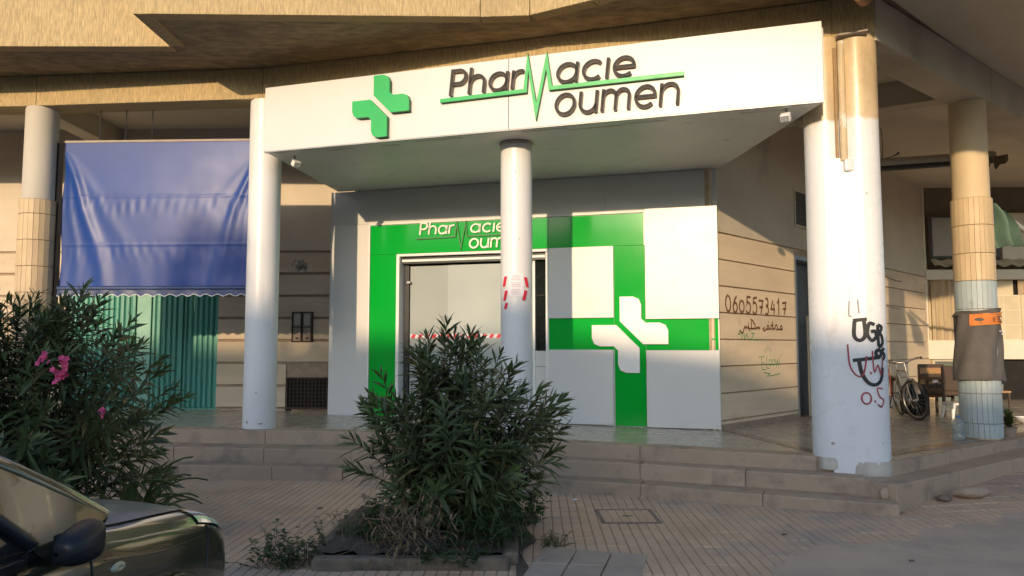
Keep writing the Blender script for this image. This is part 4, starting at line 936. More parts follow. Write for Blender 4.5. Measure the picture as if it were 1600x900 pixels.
for k in range(3): tag(MB().lathe([(.025, 0), (.032, .10), (.029, .10), (.022, .01)], (7.42 + k * .08, 11.98 + .05 * (k % 2), fl(8) + .53), 12).build('drinking_glass', pet, smooth=50), ['left', 'middle', 'right'][k] + ' one of the small drinking glasses on the crate table', 'glass', 'glasses on the crate table')
# leaf helper
def leaf(m, base, d, up, L, W, droop=.15, fold=.25):
    d = d.normalized(); side = d.cross(up)
    if side.length < 1e-3: side = d.orthogonal()
    side.normalize(); nrm = side.cross(d).normalized(); 
    prof = ((0, .10), (.3, .85), (.62, .9), (1, 0))
    c = []
    for t_, w_ in prof:
        p = base + d * (L * t_) - Vector((0, 0, 1)) * (droop * L * t_ * t_); c.append((p, w_))
    i = []
    for p, w_ in c[:-1]: i.append((m.pt(p + side * W * w_ / 2 + nrm * fold * W * w_ / 2), m.pt(p), m.pt(p - side * W * w_ / 2 + nrm * fold * W * w_ / 2)))
    tip = m.pt(c[-1][0])
    for a, b in zip(i, i[1:]): m.f.append([a[0], a[1], b[1], b[0]]); m.f.append([a[1], a[2], b[2], b[1]])
    m.f.append([i[-1][0], i[-1][1], tip]); m.f.append([i[-1][1], i[-1][2], tip])
class Fast(MB):
    def mesh(s, name, mat, smooth=None):
        me = bpy.data.meshes.new(name); me.from_pydata(s.v, [], s.f); me.materials.append(mat); me.update()
        if smooth is not None: me.polygons.foreach_set('use_smooth', [True] * len(me.polygons))
        return me
# pot plant by the far column
t = thing('potted_plant', (6.62, 10.35, fl(6.6)), 'small leafy plant in a low pot behind the tiled column', 'plant')
MB().lathe([(.07, 0), (.10, .12), (.11, .13), (.095, .13), (.09, .11)], (6.62, 10.35, fl(6.6)), 16).build('pot', M('dull_pot', (.3, .25, .2), .8, .1, 6), t, smooth=40)
m = Fast(); r_ = random.Random(9)
for k in range(170):
    a = r_.uniform(0, 6.28); e = r_.uniform(.2, 1.3); leaf(m, Vector((6.62, 10.35, fl(6.6) + .12 + r_.uniform(0, .15))), Vector((math.cos(a) * math.cos(e), math.sin(a) * math.cos(e), math.sin(e))), Vector((0, 0, 1)), r_.uniform(.08, .17), .035)
tag(m.build('foliage', leaf_pale, t), kind='stuff')

# ------------------------------------------------------------------ planting beds and shrubs
def bed(x0, x1, y0, y1, label, broken=False):
    t = thing('planting_bed', ((x0 + x1) / 2, (y0 + y1) / 2, 0), label, 'planter', 'planting beds in the pavement')
    r_ = random.Random(int(x0 * 10))
    m = MB(); m.grid(lambda a, b: (x0 + .03 + a * (x1 - x0 - .06), y0 + .03 + b * (y1 - y0 - .06), GZ + .10 + .05 * math.sin(5 * a) * math.sin(4 * b) + r_.gauss(0, .012)), 26, 26); tag(m.build('soil', soil, t, smooth=60), kind='stuff')
    def run(ax, c, lo, hi):
        n = max(1, round((hi - lo) / .95))
        for k in range(n):
            a = lo + (hi - lo) * k / n + .004; b = lo + (hi - lo) * (k + 1) / n - .004; h = GZ + .088 + r_.gauss(0, .008); j = r_.gauss(0, .008)
            m = MB(); m.box(*((a, b, c - .06 + j, c + .06 + j) if ax == 0 else (c - .06 + j, c + .06 + j, a, b)), -.02, h); m.build('kerb_block', kerb_m, t, bevel=.018)
    run(0, y0, x0, x1); run(0, y1, x0, x1); run(1, x0 + .0, y0 + .07, y1 - .07); run(1, x1, y0 + .07, y1 - .07)
    return t
bed(-1.42, -.02, 5.60, 7.3, 'low concrete-edged planting bed under the oleander in the middle')
bed(-6.4, -3.3, 5.5, 7.2, 'low concrete-edged planting bed under the flowering oleander at the left')

def oleander(name, base, label, shape, nshoot, seed, flowers=(), extra=()):
    """shape(rand) gives the tip of a shoot relative to the base"""
    r_ = random.Random(seed); t = thing(name, base, label, 'shrub', 'oleander shrubs'); B = Vector(base)
    st = Fast(); lf = Fast(); lp = Fast(); lo = Fast()
    for k in range(nshoot):
        tip = shape(r_) if k >= len(extra) else Vector(extra[k]); hd = Vector((tip.x, tip.y, 0)); root = Vector((r_.gauss(0, .12), r_.gauss(0, .12), 0)) + hd * .12
        mid = root.lerp(tip, .5) + Vector((-hd.x * .10, -hd.y * .10, .16 * tip.length * (1 - .5 * abs(tip.z) / 2)))
        pts = [B + root * (1 - s_) ** 2 + mid * 2 * s_ * (1 - s_) + tip * s_ * s_ for s_ in [q / 9 for q in range(10)]]
        st.tube(pts, [.010 - .0075 * q / 9 for q in range(10)], 4, False)
        L = sum((b - a).length for a, b in zip(pts, pts[1:])); spacing = r_.uniform(.036, .054)
        cover = min(L * .85, r_.uniform(.40, .75)); n = int(cover / spacing); tw = r_.uniform(0, 6)
        for q in range(n):
            s_ = 1 - (q * spacing) / L; f = s_ * 9; i = min(8, int(f)); p = pts[i].lerp(pts[i + 1], f - i); ax = (pts[i + 1] - pts[i]).normalized()
            a = ax.orthogonal().normalized(); b = ax.cross(a); age = q / max(1, n)
            opening = R(22 + 52 * min(1, age * 1.7 + .12)) + r_.gauss(0, .12)
            for j in range(3):
                th = tw + q * 1.05 + j * 2.094 + r_.gauss(0, .15); rad = a * math.cos(th) + b * math.sin(th)
                d = ax * math.cos(opening) + rad * math.sin(opening); LL = r_.uniform(.11, .25) * (.65 + .35 * min(1, q / 2.5)); 
                if r_.random() < age * .25: continue
                leaf(lp if ((q < 3 and r_.random() < .6) or r_.random() < .08) else lo if r_.random() < .025 + .05 * age else lf, p, d, ax, LL, LL * r_.uniform(.15, .195), droop=.10 + .25 * age + r_.uniform(0, .1))
        if r_.random() < .10:   # seed heads / bare flower stalks
            for j in range(5): e = pts[-1] + Vector((r_.gauss(0, .025), r_.gauss(0, .025), r_.uniform(.02, .08))); st.tube([pts[-1], e], .0016, 3, False)
    tag(st.build('stems', stem_m, t, smooth=60), kind='stuff'); tag(lf.build('foliage', leaf_m, t), kind='stuff'); tag(lp.build('young_foliage', leaf_pale, t), kind='stuff'); tag(lo.build('old_foliage', leaf_old, t), kind='stuff')
    for (fx, fy, fz, rad, n) in flowers:
        m = Fast(); c = B + Vector((fx, fy, fz))
        for k in range(n):
            p = c + Vector((r_.gauss(0, rad * .5), r_.gauss(0, rad * .5), r_.gauss(0, rad * .6))); ax = Vector((r_.gauss(0, .6), -1 + r_.gauss(0, .5), r_.gauss(.2, .5))).normalized(); a = ax.orthogonal().normalized(); b = ax.cross(a)
            for j in range(5): th = j * 1.257 + r_.uniform(0, .3); leaf(m, p, a * math.cos(th) + b * math.sin(th) + ax * .3, ax, .026, .022, .1, .1)
        tag(m.build('flower_cluster', pink_m, t), kind='stuff')
    return t
MIDP = [(.15, .50), (.4, .72), (.7, .86), (.95, .88), (1.2, .70), (1.4, .48), (1.6, .20)]
def shape_mid(r_):
    while True:
        z = r_.uniform(.15, 1.62); prof = lerp_line(MIDP, z); a = r_.uniform(0, 6.28); q = r_.random() ** .5 * prof; x = q * math.cos(a); y = q * math.sin(a) * .85
        if r_.random() > .35 + .65 * prof / .9: continue
        if z > 1.1 and x < -.4: continue
        return Vector((x + .08, y, z))
oleander('oleander_shrub', (-.52, 6.45, GZ + .08), 'large dark green oleander without flowers in the middle bed, before the glass door', shape_mid, 195, 11, extra=[(.92, -.1, .95), (.86, .2, 1.05), (.95, .1, .80), (.74, -.3, 1.15), (.55, 0, 1.34), (.42, -.2, 1.42), (.25, .1, 1.5), (-.02, -.1, 1.68), (-.2, .1, 1.58), (-.78, -.1, .5), (-.76, -.25, .75), (-.7, .1, .98), (-.55, -.1, 1.25), (.85, -.4, .6), (.94, 0, 1.05)])
def shape_left(r_):
    while True:
        z = r_.uniform(.25, 1.88); prof = 1.45 * math.sin(math.pi * min(1, (z + .5) / 2.7) ** .9) ** .7
        if z > 1.5: prof *= max(.3, 1 - (z - 1.5) * .9)
        a = r_.uniform(0, 6.28); q = r_.random() ** .45 * prof; x = q * math.cos(a); y = q * math.sin(a) * .55
        if z > 1.6 and x > .95: continue
        if z > 1.6 and x < -.2 and r_.random() < .5: continue
        return Vector((x, y, z))
oleander('oleander_shrub', (-3.98, 6.30, GZ + .08), 'tall oleander with pink flowers at the left edge behind the car', shape_left, 235, 12, extra=[(.62, -.3, 1.94), (.7, -.2, 1.86), (.5, -.1, 1.90), (.2, -.2, 1.9), (.95, -.2, 1.68), (1.1, -.3, 1.5)],
         flowers=((.12, -.72, 1.80, .045, 9), (.62, -.80, 1.40, .04, 7), (.74, -.78, 1.30, .05, 15), (.78, -.78, 1.38, .04, 8), (-.12, -1.0, 1.28, .05, 10), (.0, -1.0, 1.25, .045, 9), (-.05, -1.0, 1.42, .04, 5), (.36, -1.0, 1.70, .04, 6), (.98, -.6, 1.02, .03, 4)))
leaf_strap = M('strap_leaf', (.10, .14, .05), .35, .2, 4, transl=.25)
# broad-leaved clump at the foot of the left shrub
t = thing('strap_leaf_plant', (-2.95, 6.35, GZ + .08), 'broad strap-leaved plant arching over the kerb right of the pink oleander', 'plant'); r_ = random.Random(21)
for k in range(30):
    a = r_.uniform(0, 6.28) if k % 3 == 0 else r_.uniform(-1.3, 1.0); L = r_.uniform(.45, .80); up_ = r_.uniform(.75, 1.25); dr_ = r_.uniform(.55, 1.0)
    B = Vector((-2.96 + r_.gauss(0, .08), 6.08 + r_.gauss(0, .08), GZ + .08)); D = Vector((math.cos(a), math.sin(a) * .8, 0)); m = Fast(); N = 10; W = r_.uniform(.055, .09)
    sd_ = Vector((-D.y, D.x, 0)); rows = []
    for q in range(N + 1):
        s_ = q / N; p = B + D * (L * (.18 * s_ + .50 * s_ * s_)) + Vector((0, 0, L * (up_ * s_ - dr_ * .62 * s_ * s_ * s_))); ww = W * (.25 + .75 * math.sin(math.pi * min(1, .10 + s_ * .9))) * min(1, (1.02 - s_) * 4)
        rows.append((m.pt(p + sd_ * ww / 2 + Vector((0, 0, .012))), m.pt(p), m.pt(p - sd_ * ww / 2 + Vector((0, 0, .012)))))
    for x_, y_ in zip(rows, rows[1:]): m.f.append([x_[0], x_[1], y_[1], y_[0]]); m.f.append([x_[1], x_[2], y_[2], y_[1]])
    m.build('leaf', leaf_strap, t, smooth=True)
# weeds, dry twigs and ivy round the middle bed
def weed(name, c, rad, h, n, ls, seed, mat, label, cat='weeds', lean=(0, 0)):
    r_ = random.Random(seed); t = thing(name, c, label, cat); st = Fast(); lf = Fast(); C_ = Vector(c)
    for k in range(n):
        a = r_.uniform(0, 6.28); q = rad * math.sqrt(r_.random()); p0 = C_ + Vector((q * math.cos(a), q * math.sin(a), 0)); hh = h * r_.uniform(.35, 1) * (1 - .4 * q / rad)
        p1 = p0 + Vector((r_.gauss(lean[0], .06), r_.gauss(lean[1], .06), hh)); pts = [p0, p0.lerp(p1, .5) + Vector((r_.gauss(0, .02), r_.gauss(0, .02), .02)), p1]; st.tube(pts, [.003, .0025, .0015], 3, False)
        for j in range(int(5 + hh * 26)):
            s_ = r_.uniform(.15, 1); p = p0.lerp(p1, s_); th = r_.uniform(0, 6.28); leaf(lf, p, Vector((math.cos(th), math.sin(th), r_.uniform(-.1, .7))), Vector((0, 0, 1)), ls * r_.uniform(.6, 1.2), ls * .62, .2)
    tag(st.build('stems', stem_m, t), kind='stuff'); tag(lf.build('foliage', mat, t), kind='stuff')
weed('weed_clump', (-1.62, 5.72, GZ), .22, .32, 52, .05, 31, leaf_ivy, 'small-leaved green weed spilling onto the tiles at the left of the middle bed', lean=(-.05, 0))
weed('weed_clump', (-1.32, 6.1, GZ), .20, .42, 26, .045, 33, leaf_ivy, 'thin upright weed behind the left kerb corner of the middle bed', lean=(-.03, 0))
weed('ivy_plant', (-.95, 6.05, GZ + .1), .26, .42, 44, .07, 32, leaf_ivy, 'broad-leaved creeper under the left side of the middle oleander')
weed('ivy_plant', (-.15, 5.95, GZ + .1), .30, .36, 50, .065, 34, leaf_ivy, 'broad-leaved creeper under the right side of the middle oleander')
weed('ivy_plant', (.10, 6.5, GZ + .1), .22, .48, 36, .07, 36, leaf_ivy, 'leafy creeper at the back right corner of the middle bed')
weed('ivy_plant', (-.42, 5.60, GZ + .06), .24, .20, 34, .05, 37, leaf_ivy, 'low creeper leaves spilling over the front kerb of the middle bed')
weed('grass_tuft', (.32, 6.2, GZ), .09, .15, 22, .03, 35, leaf_pale, 'small grass tuft growing from the paving joint right of the middle bed')
t = thing('dry_brush', (-.72, 5.78, GZ + .1), 'tangle of dry brown twigs hanging over the front kerb of the middle bed', 'twigs'); r_ = random.Random(41); m = Fast(); dl = Fast()
for k in range(130):
    p = Vector((-.78 + r_.gauss(0, .16), 5.72 + r_.gauss(0, .09), GZ + .12 + abs(r_.gauss(0, .14)))); d = Vector((r_.gauss(0, .5), r_.gauss(-.2, .4), r_.gauss(0, .5))).normalized(); L = r_.uniform(.1, .32)
    q = p + d * L * .5 + Vector((r_.gauss(0, .03), r_.gauss(0, .03), r_.gauss(0, .03))); e = p + d * L + Vector((0, 0, -.05)); 
    if min(p.z, q.z, e.z) < GZ + .02: continue
    m.tube([p, q, e], [.004, .003, .0015], 3, False)
    for j in range(2): leaf(dl, q.lerp(e, r_.random()), Vector((r_.gauss(0, 1), r_.gauss(0, 1), r_.gauss(-.5, .6))), Vector((0, 0, 1)), r_.uniform(.03, .08), .018, .3)
tag(m.build('twigs', twig_m, t), kind='stuff'); tag(dl.build('dead_leaves', dry_leaf, t), kind='stuff')
# litter and rubble
def lump(name, c, s, mat, label, cat, seed):
    r_ = random.Random(seed); m = MB(); ph = [r_.uniform(0, 6) for _ in range(4)]
    m.lathe([(.5, 0), (.9, .25), (1.0, .5), (.75, .85), (.3, 1.0)], (0, 0, 0), 14, wob=lambda t_, z_: .18 * math.sin(2 * t_ + ph[0]) + .12 * math.sin(3 * t_ + ph[1] + 3 * z_) + .06 * math.sin(7 * t_ + ph[2]))
    m.v = [(c[0] + v[0] * s[0], c[1] + v[1] * s[1], c[2] + v[2] * s[2]) for v in m.v]; return tag(m.build(name, mat, smooth=45), label, cat)
lump('rubble_lump', (4.62, 7.85, gz(4.6)), (.17, .12, .11), step_m, 'flat broken lump of stone on the pavement beside the right-hand step', 'stone', 1)
lump('rubble_lump', (4.30, 7.78, gz(4.3)), (.08, .07, .06), M('brown_rubble', (.24, .17, .13), .9, .2, 8), 'small brown stone chip next to the larger lump by the right-hand step', 'stone', 2)
lump('rubble_lump', (3.575, 7.50, .145), (.04, .04, .11), step_m, 'dark pebble wedged between the front steps and the side step', 'stone', 3)
o = tag(MB().box(-2.62, -2.40, 6.02, 6.12, GZ, GZ + .06).build('loose_brick', brick_m, None, bevel=.006), 'loose red brick lying behind the car bonnet', 'brick')
for k, (x, y, mt_, lb) in enumerate(((.62, 8.02, paper_m, 'white paper scrap at the foot of the bottom step'), (-1.9, 7.6, kerb_m, 'dark scrap alone on the tiles left of the middle bed'), (2.25, 6.55, twig_m, 'dark scrap on the pavement right of the inspection cover'), (2.9, 5.75, kerb_m, 'dark scrap near the bottom edge of the pavement at the right'), (.2, 5.75, twig_m, 'brown crumb of litter between the middle bed and the concrete hatch'))):
    tag(MB().prism([(x, y), (x + .05, y + .01), (x + .06, y + .03), (x + .02, y + .035)], GZ + .001, GZ + .012, axis=2).build('litter_scrap', mt_, None, bevel=.003), lb, 'litter', 'scraps on the pavement')
dm = MB(); r_ = random.Random(8)
dm.f.append([dm.pt((x, y, GZ + .009)) for x, y in [(.05, 5.25), (.12, 5.6), (.06, 6.0), (.20, 6.35), (.12, 6.8), (.26, 7.2), (.16, 7.45), (.03, 7.4), (.03, 5.2)]]); tag(dm.build('spilt_soil', soil), kind='stuff', label='spilt dark soil along the right edge of the middle bed', cat='soil')
# ------------------------------------------------------------------ car parked nose-in at the left
CA = R(-7.0); CO = Vector((-2.215, 4.33, -.075))
car = thing('parked_car', CO, 'olive metallic hatchback parked nose-in at the bottom left', 'car')
mtc = Matrix.Translation(CO) @ Matrix.Rotation(CA, 4, 'Z'); cfm = lambda x, y, z: mtc @ Vector((x, y, z))
STN = [(0.0, .54, .24, .60, .66), (.05, .67, .22, .69, .755), (.16, .75, .21, .765, .835), (.36, .795, .20, .83, .905), (.65, .82, .20, .87, .955), (.95, .83, .20, .905, .985), (1.25, .838, .20, .94, 1.015), (1.7, .845, .20, .955, 1.02), (2.5, .85, .20, .965, 1.02), (3.3, .845, .22, .985, 1.03), (3.75, .80, .26, .98, 1.02), (3.95, .70, .32, .90, .95)]
def section(hw, zb, zs, zc):
    h = [(0, zc), (hw * .40, zc - .006), (hw * .70, zc - .03), (hw * .86, zs + .022), (hw * .94, zs - .012), (hw * .985, zs - .07), (hw * 1.0, zs - .18), (hw * .998, (zs + zb) / 2), (hw * .985, zb + .08), (hw * .94, zb), (0, zb)]
    return h
def catmull(t, arr):
    i = max(0, min(len(arr) - 2, int(t))); f = t - i; p = [arr[max(0, i - 1)], arr[i], arr[i + 1], arr[min(len(arr) - 1, i + 2)]]
    return [.5 * (2 * p[1][k] + (p[2][k] - p[0][k]) * f + (2 * p[0][k] - 5 * p[1][k] + 4 * p[2][k] - p[3][k]) * f * f + (3 * p[1][k] - p[0][k] - 3 * p[2][k] + p[3][k]) * f ** 3) for k in range(len(arr[0]))]
SN = 66
stn = [catmull(k * (len(STN) - 1) / SN, STN) for k in range(SN + 1)]
def sec_at(s_):
    h = section(*s_[1:]); full = [(-x, z) for x, z in h[::-1][:-1]] + h; out = []
    for k in range(4 * (len(full) - 1) + 1):
        f = k / 4; out.append(catmull(f, full))
    return out
def car_solid(lo, hi, name, mat, parent, rng=None, off=0.0, cut=True):
    m = MB(); rows = []
    for s_ in stn:
        if not (lo <= s_[0] <= hi): continue
        sc_ = sec_at(s_); rows.append([m.pt((x, -s_[0], z)) for x, z in sc_])
    for a, b in zip(rows, rows[1:]):
        for k in range(len(a) - 1): m.f.append([a[k], a[k+1], b[k+1], b[k]])
    m.f.append(rows[0]); m.f.append(rows[-1][::-1])
    return m
m = car_solid(-1, 9, 'body', carp, car); me = m.mesh('body', carp, 35)
bo = bpy.data.objects.new('tmp_body', me); COL.objects.link(bo); tmp = []
for yy in (-.80, -3.28):
    mm = MB(); mm.tube([(-1.2, yy, .30), (1.2, yy, .30)], .365, 40); c_ = bpy.data.objects.new('tmp_cut', mm.mesh('tmp_cut', car_black)); COL.objects.link(c_); tmp.append(c_)
    md = bo.modifiers.new('b', 'BOOLEAN'); md.object = c_; md.operation = 'DIFFERENCE'; md.solver = 'EXACT'
mm = MB(); mm.box(-.72, .72, -2.9, -1.30, .5, 1.3); c_ = bpy.data.objects.new('tmp_cut', mm.mesh('tmp_cut', car_black)); COL.objects.link(c_); tmp.append(c_)
md = bo.modifiers.new('b', 'BOOLEAN'); md.object = c_; md.operation = 'DIFFERENCE'; md.solver = 'EXACT'
dg = bpy.context.evaluated_depsgraph_get(); dg.update(); me2 = bpy.data.meshes.new_from_object(bo.evaluated_get(dg)); me2.transform(mtc); me2.name = 'body'
for o_ in tmp + [bo]: bpy.data.objects.remove(o_)
me2.polygons.foreach_set('use_smooth', [True] * len(me2.polygons)); me2.set_sharp_from_angle(angle=R(35))
body = link('body', me2, car)
def sec_pt(d, q):
    """point on the body shell: d back from the nose, q across the half section (0 centre .. 1 rocker)"""
    k = 0
    for k in range(SN):
        if stn[k + 1][0] >= d: break
    f = (d - stn[k][0]) / max(1e-6, stn[k + 1][0] - stn[k][0]); s_ = [a + (b - a) * f for a, b in zip(stn[k], stn[k + 1])]
    h = section(*s_[1:]); full = h; t_ = abs(q) * (len(full) - 1); x, z = catmull(t_, full); return (x if q >= 0 else -x, -d, z)
# bonnet skin with an open shut line, lamps, trim
hood = MB(cfm).grid(lambda a, b: (lambda p: (p[0], p[1], p[2] + .006))(sec_pt(.13 + a * (1.10 - .13), (b * 2 - 1) * (.245 + .04 * a))), 40, 40).build('bonnet', car_dust_sheen, car, smooth=50)
for s_ in (-1, 1):
    m = MB(cfm); m.tube([Vector(sec_pt(.13 + a / 24 * .97, s_ * (.252 + .04 * a / 24))) + Vector((0, 0, .001)) for a in range(25)], .0013, 5); m.build('shut_line', car_black, hood)
    hl = MB(cfm).grid(lambda a, b: (lambda p: (p[0] * 1.006, p[1] + .006, p[2] + .006))(sec_pt(.07 + a * .36 + .05 * b, s_ * (.30 + b * .17 - .05 * a))), 20, 10).build('headlight', lamp_lens, car, smooth=60)
    m = MB(cfm); m.tube([Vector(sec_pt(1.32 + .004 * k, s_ * (.40 + k * .045))) + Vector((s_ * .002, 0, 0)) for k in range(11)], .004, 5); m.build('door_seam', car_black, body)
    m = MB(cfm); m.tube([Vector((s_ * (.846), -.80 + .372 * math.cos(R(k * 10 - 10)), .30 + .372 * math.sin(R(k * 10 - 10)))) for k in range(21)], .012, 6); m.build('arch_lip', carp, body, smooth=60)
    c_ = Vector(sec_pt(1.18, s_ * .545)); MB(cfm).grid(lambda a, b: (c_.x + s_ * (.002 + .014 * math.sin(math.pi * b) ** .6), c_.y + .045 * math.cos(2 * math.pi * a) * (1 - b), c_.z + .02 * math.sin(2 * math.pi * a) * (1 - b)), 20, 6).build('side_repeater', amber, car, smooth=60)
    m = MB(cfm); m.tube([Vector(sec_pt(.40 + .06 * q / 10, s_ * (.44 + .20 * q / 10))) + Vector((s_ * .002, 0, .001)) for q in range(11)], .004, 5); m.build('bumper_seam', car_black, body)
    m = MB(cfm); m.tube([Vector(sec_pt(.45 + .8 * q / 14, s_ * (.505 + .02 * math.sin(math.pi * q / 14)))) + Vector((s_ * .001, 0, 0)) for q in range(15)], .003, 5); m.build('crease', carp, body)
MB(cfm).grid(lambda a, b: ((a * 2 - 1) * .70, -1.10 - b * .17 - .10 * (1 - (a * 2 - 1) ** 2) * 0 + .05 * (1 - (a * 2 - 1) ** 2), 1.012 + .012 * (1 - (a * 2 - 1) ** 2) + .004 * b), 20, 3).build('cowl', car_black, car, smooth=60)
for s_ in (-.3, .25): MB(cfm).tube([(s_, -.92, 1.0), (s_ + .01, -.935, 1.012)], [.02, .012], 8).build('washer_jet', car_black, car)
MB(cfm).box(-.45, .45, -.03, .03, .36, .46).build('grille', car_black, car, bevel=.01)
# cabin
def cab(a_, z_): return a_
PIL = [((.735, -1.18, 1.005), (.59, -1.98, 1.435)), ((.775, -2.32, .98), (.60, -2.38, 1.45)), ((.76, -3.25, 1.0), (.585, -3.05, 1.44))]
for s_ in (-1, 1):
    f = lambda p: (p[0] * s_, p[1], p[2])
    for k, (p, q) in enumerate(PIL):
        p, q = Vector(f(p)), Vector(f(q)); mid = p.lerp(q, .5) + Vector((s_ * .025, 0, .02)); m = MB(cfm); m.tube([p, p.lerp(mid, .5) + Vector((s_ * .006, 0, .006)), mid, mid.lerp(q, .5) + Vector((s_ * .006, 0, .006)), q], [.052, .045, .042, .042, .045], 10); m.build('pillar', carp if k != 1 else car_black, car, smooth=60)
    A, Bq, C_ = [(Vector(f(p)), Vector(f(q))) for p, q in PIL]
    A0 = A; A = (Vector(f((.765, -1.53, .975))), Vector(f((.60, -2.04, 1.42))))
    MB(cfm).grid(lambda a, b: (lambda lo, hi: lo.lerp(hi, b) + Vector((s_ * (.03 + .028 * math.sin(math.pi * b)), 0, .01 * (1 - a))))(A0[0].lerp(A[0], a) + Vector((s_ * .02, 0, -.05 * a)), A0[1].lerp(A[1], a)), 12, 10).build('sail_panel', carp, car, smooth=60)
    for (g0, g1, off) in ((A, Bq, .05), (Bq, C_, .05)):
        w_ = MB(cfm).grid(lambda a, b: (lambda lo, hi: lo.lerp(hi, b) + Vector((s_ * (.012 + .03 * math.sin(math.pi * b)), 0, 0)))(g0[0].lerp(g1[0], a) + Vector((s_ * .03, 0, -.03)), g0[1].lerp(g1[1], a)), 10, 8).build('side_window', car_glass, car, smooth=60)
        lo0 = g0[0] + Vector((s_ * .045, -.02, -.015)); lo1 = g1[0] + Vector((s_ * .045, 0, -.015)); m = MB(cfm); m.tube([g0[1] + Vector((s_ * .02, -.03, -.03)), g0[0].lerp(g0[1], .5) + Vector((s_ * .06, -.03, 0)), lo0 + Vector((0, -.06, .05)), lo0 + Vector((0, -.11, 0)), lo1], .024, 8); m.build('window_seal', car_black, w_, smooth=60)
    # wheels
    for yy in (-.80, -3.28):
        wl = MB(cfm).lathe([(.0, 0)], (0, 0, 0), 3) if False else None
        c_ = Vector((s_ * .74, yy, .30)); t_ = MB(cfm).torus(c_, .235, .075, (1, 0, 0), 32, 10).build('tyre', rubber, car, smooth=60)
        MB(cfm).tube([c_ - Vector((s_ * .05, 0, 0)), c_ + Vector((s_ * .045, 0, 0)), c_ + Vector((s_ * .06, 0, 0))], [.19, .19, .15], 24).build('rim', alu, t_, smooth=40)
    # door mirror, folded back against the window
    def mir(a, b):
        th = R(a * 360); ph_ = R(.4 + b * 179.2); y_ = math.cos(ph_); y_ = math.copysign(abs(y_) ** .75, y_); w_ = math.sin(ph_) ** .45; sq = lambda v: math.copysign(abs(v) ** .62, v)
        return (s_ * (.915 + (.070 if math.cos(th) * 1 > 0 else .035) * sq(math.cos(th)) * w_), -1.54 + .095 * y_, 1.0 + (.064 + .014 * y_) * sq(math.sin(th)) * w_ + .01 * y_)
    mr = MB(cfm).grid(mir, 28, 16).build('door_mirror', car_black, car, smooth=60)
    MB(cfm).tube([(s_ * .80, -1.46, .95), (s_ * .86, -1.48, .97), (s_ * .91, -1.50, .985)], [.05, .04, .035], 10).build('mirror_stalk', car_black, mr, smooth=60)
    MB(cfm).grid(lambda a, b: (s_ * .884, -1.61 + .14 * a, .955 + .09 * b), 2, 2).build('mirror_glass', steel, mr)
    MB(cfm).f
    MB(cfm).box(s_ * .855 - .01, s_ * .855 + .01, -2.3, -2.12, .86, .885).build('door_handle', car_black, car, bevel=.006)
MB(cfm).grid(lambda a, b: ((a * 2 - 1) * (.725 - .14 * b), -1.19 - .80 * b + .10 * (1 - (a * 2 - 1) ** 2), 1.005 + .43 * b + .02 * (1 - (a * 2 - 1) ** 2)), 20, 10).build('windscreen', car_glass, car, smooth=60)
MB(cfm).grid(lambda a, b: ((a * 2 - 1) * .60, -1.93 - 1.25 * b, 1.43 + .055 * (1 - (a * 2 - 1) ** 4) + .03 * math.sin(math.pi * b)), 20, 14).build('roof', carp, car, smooth=60)
MB(cfm).grid(lambda a, b: ((a * 2 - 1) * (.60 + .14 * b), -3.15 - .55 * b, 1.45 - .44 * b), 12, 6).build('rear_window', car_glass, car, smooth=60)
for x_ in (-.36, .36):
    MB(cfm).box(x_ - .22, x_ + .22, -2.6, -2.1, .45, .60).box(x_ - .2, x_ + .2, -2.72, -2.58, .55, 1.15).build('seat', M('blue_grey_seat', (.10, .14, .19), .9, .1, 9), car, bevel=.03)
MB(cfm).box(-.70, .70, -1.75, -1.32, .8, .955).build('dashboard', car_black, car, bevel=.03)
MB(cfm).torus((-.36, -1.85, .92), .18, .014, (0, -.9, .45), 24, 8).build('steering_wheel', car_black, car, smooth=60)

# ------------------------------------------------------------------ across the street, behind the camera: what shades the lower part of the front
t = thing('street_hall', (-10, -35, 0), 'long ochre hall with a sloping roof across the street', 'building')
FA = lambda x: 10.72 - .182 * (x + 14.5) if x > -14.5 else 10.72 - .03 * (x + 14.5)
m = MB(); m.prism([(-48, 0), (22, 0), (22, FA(22)), (-14.5, FA(-14.5)), (-48, FA(-48))], -46, -34, axis=1); m.build('wall', opp_wall, t)
m = MB(); m.prism([(-48.3, FA(-48.3)), (-14.5, FA(-14.5)), (22.3, FA(22.3)), (22.3, FA(22.3) + .15), (-14.5, FA(-14.5) + .15), (-48.3, FA(-48.3) + .15)], -46.4, -33.7, axis=1); m.build('roof', opp_roof, t)
for k in range(16):
    x = -45 + k * 4.1
    o = MB().box(x, x + 1.3, -33.98, -33.9, 2.2, 4.0).build('window', dark_metal, t); MB().box(x + .08, x + 1.22, -33.9, -33.88, 2.28, 3.92).build('pane', car_glass, o)
g = MB(); g.quad((-60, -34, -.0), (40, -34, -.0), (40, -27, -.0), (-60, -27, -.0)); tag(g.build('far_pavement', cover_m), kind='structure')
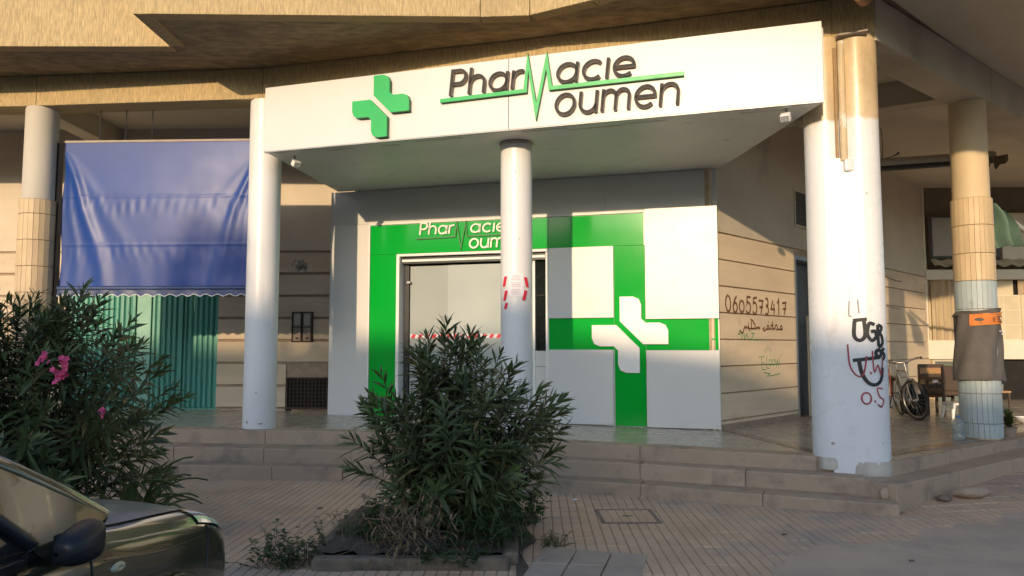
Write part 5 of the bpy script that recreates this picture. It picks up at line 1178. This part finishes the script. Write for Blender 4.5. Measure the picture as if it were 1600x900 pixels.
# leafy street tree
t = thing('street_tree', (-12.45, -14.0, -.1), 'small round-crowned street tree across the street', 'tree'); r_ = random.Random(5); TB = Vector((-12.45, -14.0, -.1))
m = MB(); m.tube([TB + Vector((.05 * math.sin(k), .04 * math.cos(k), 7.2 * k / 10)) for k in range(11)], [.16 - .011 * k for k in range(11)], 10); m.build('trunk', trunk_m, t, smooth=50)
m = Fast()
for k in range(70):
    a = r_.uniform(0, 6.28); e = r_.uniform(-1.2, 1.5); q = .95 * r_.random() ** .45; cc = TB + Vector((q * math.cos(a) * math.cos(e) + .1, q * math.sin(a) * math.cos(e), 7.55 + .8 * q * math.sin(e)))
    for j in range(26):
        d = Vector((r_.gauss(0, 1), r_.gauss(0, 1), r_.gauss(0, 1))); leaf(m, cc + d * .09, d, Vector((0, 0, 1)), r_.uniform(.09, .16), .06)
tag(m.build('crown', leaf_m, t), kind='stuff')
# palm
t = thing('palm_tree', (-15.2, -14.3, -.1), 'palm tree across the street', 'tree'); r_ = random.Random(77); PB = Vector((-15.2, -14.3, -.1))
MB().tube([PB + Vector((.03 * k, 0, 6.2 * k / 12)) for k in range(13)], [.26 - .006 * k + (.02 if k % 2 else 0) for k in range(13)], 14).build('trunk', trunk_m, t, smooth=50)
m = Fast(); TP = PB + Vector((.36, 0, 6.2))
for k in range(34):
    a = r_.uniform(0, 6.28); e = r_.uniform(-.5, 1.25); L = r_.uniform(.75, 1.15); D = Vector((math.cos(a) * math.cos(e), math.sin(a) * math.cos(e), math.sin(e))); pts = [TP + D * L * s_ - Vector((0, 0, .55 * L * s_ * s_)) for s_ in [q / 10 for q in range(11)]]
    m.tube(pts, [.02 - .0015 * q for q in range(11)], 4, False); sd_ = D.cross(Vector((0, 0, 1))).normalized()
    for q in range(1, 11):
        for s_ in (-1, 1): leaf(m, pts[q], (D * .6 + sd_ * s_ + Vector((0, 0, -.25))), Vector((0, 0, 1)), .42 * math.sin(math.pi * (.15 + .8 * q / 10)) + .08, .05, .25)
tag(m.build('crown', leaf_m, t), kind='stuff')
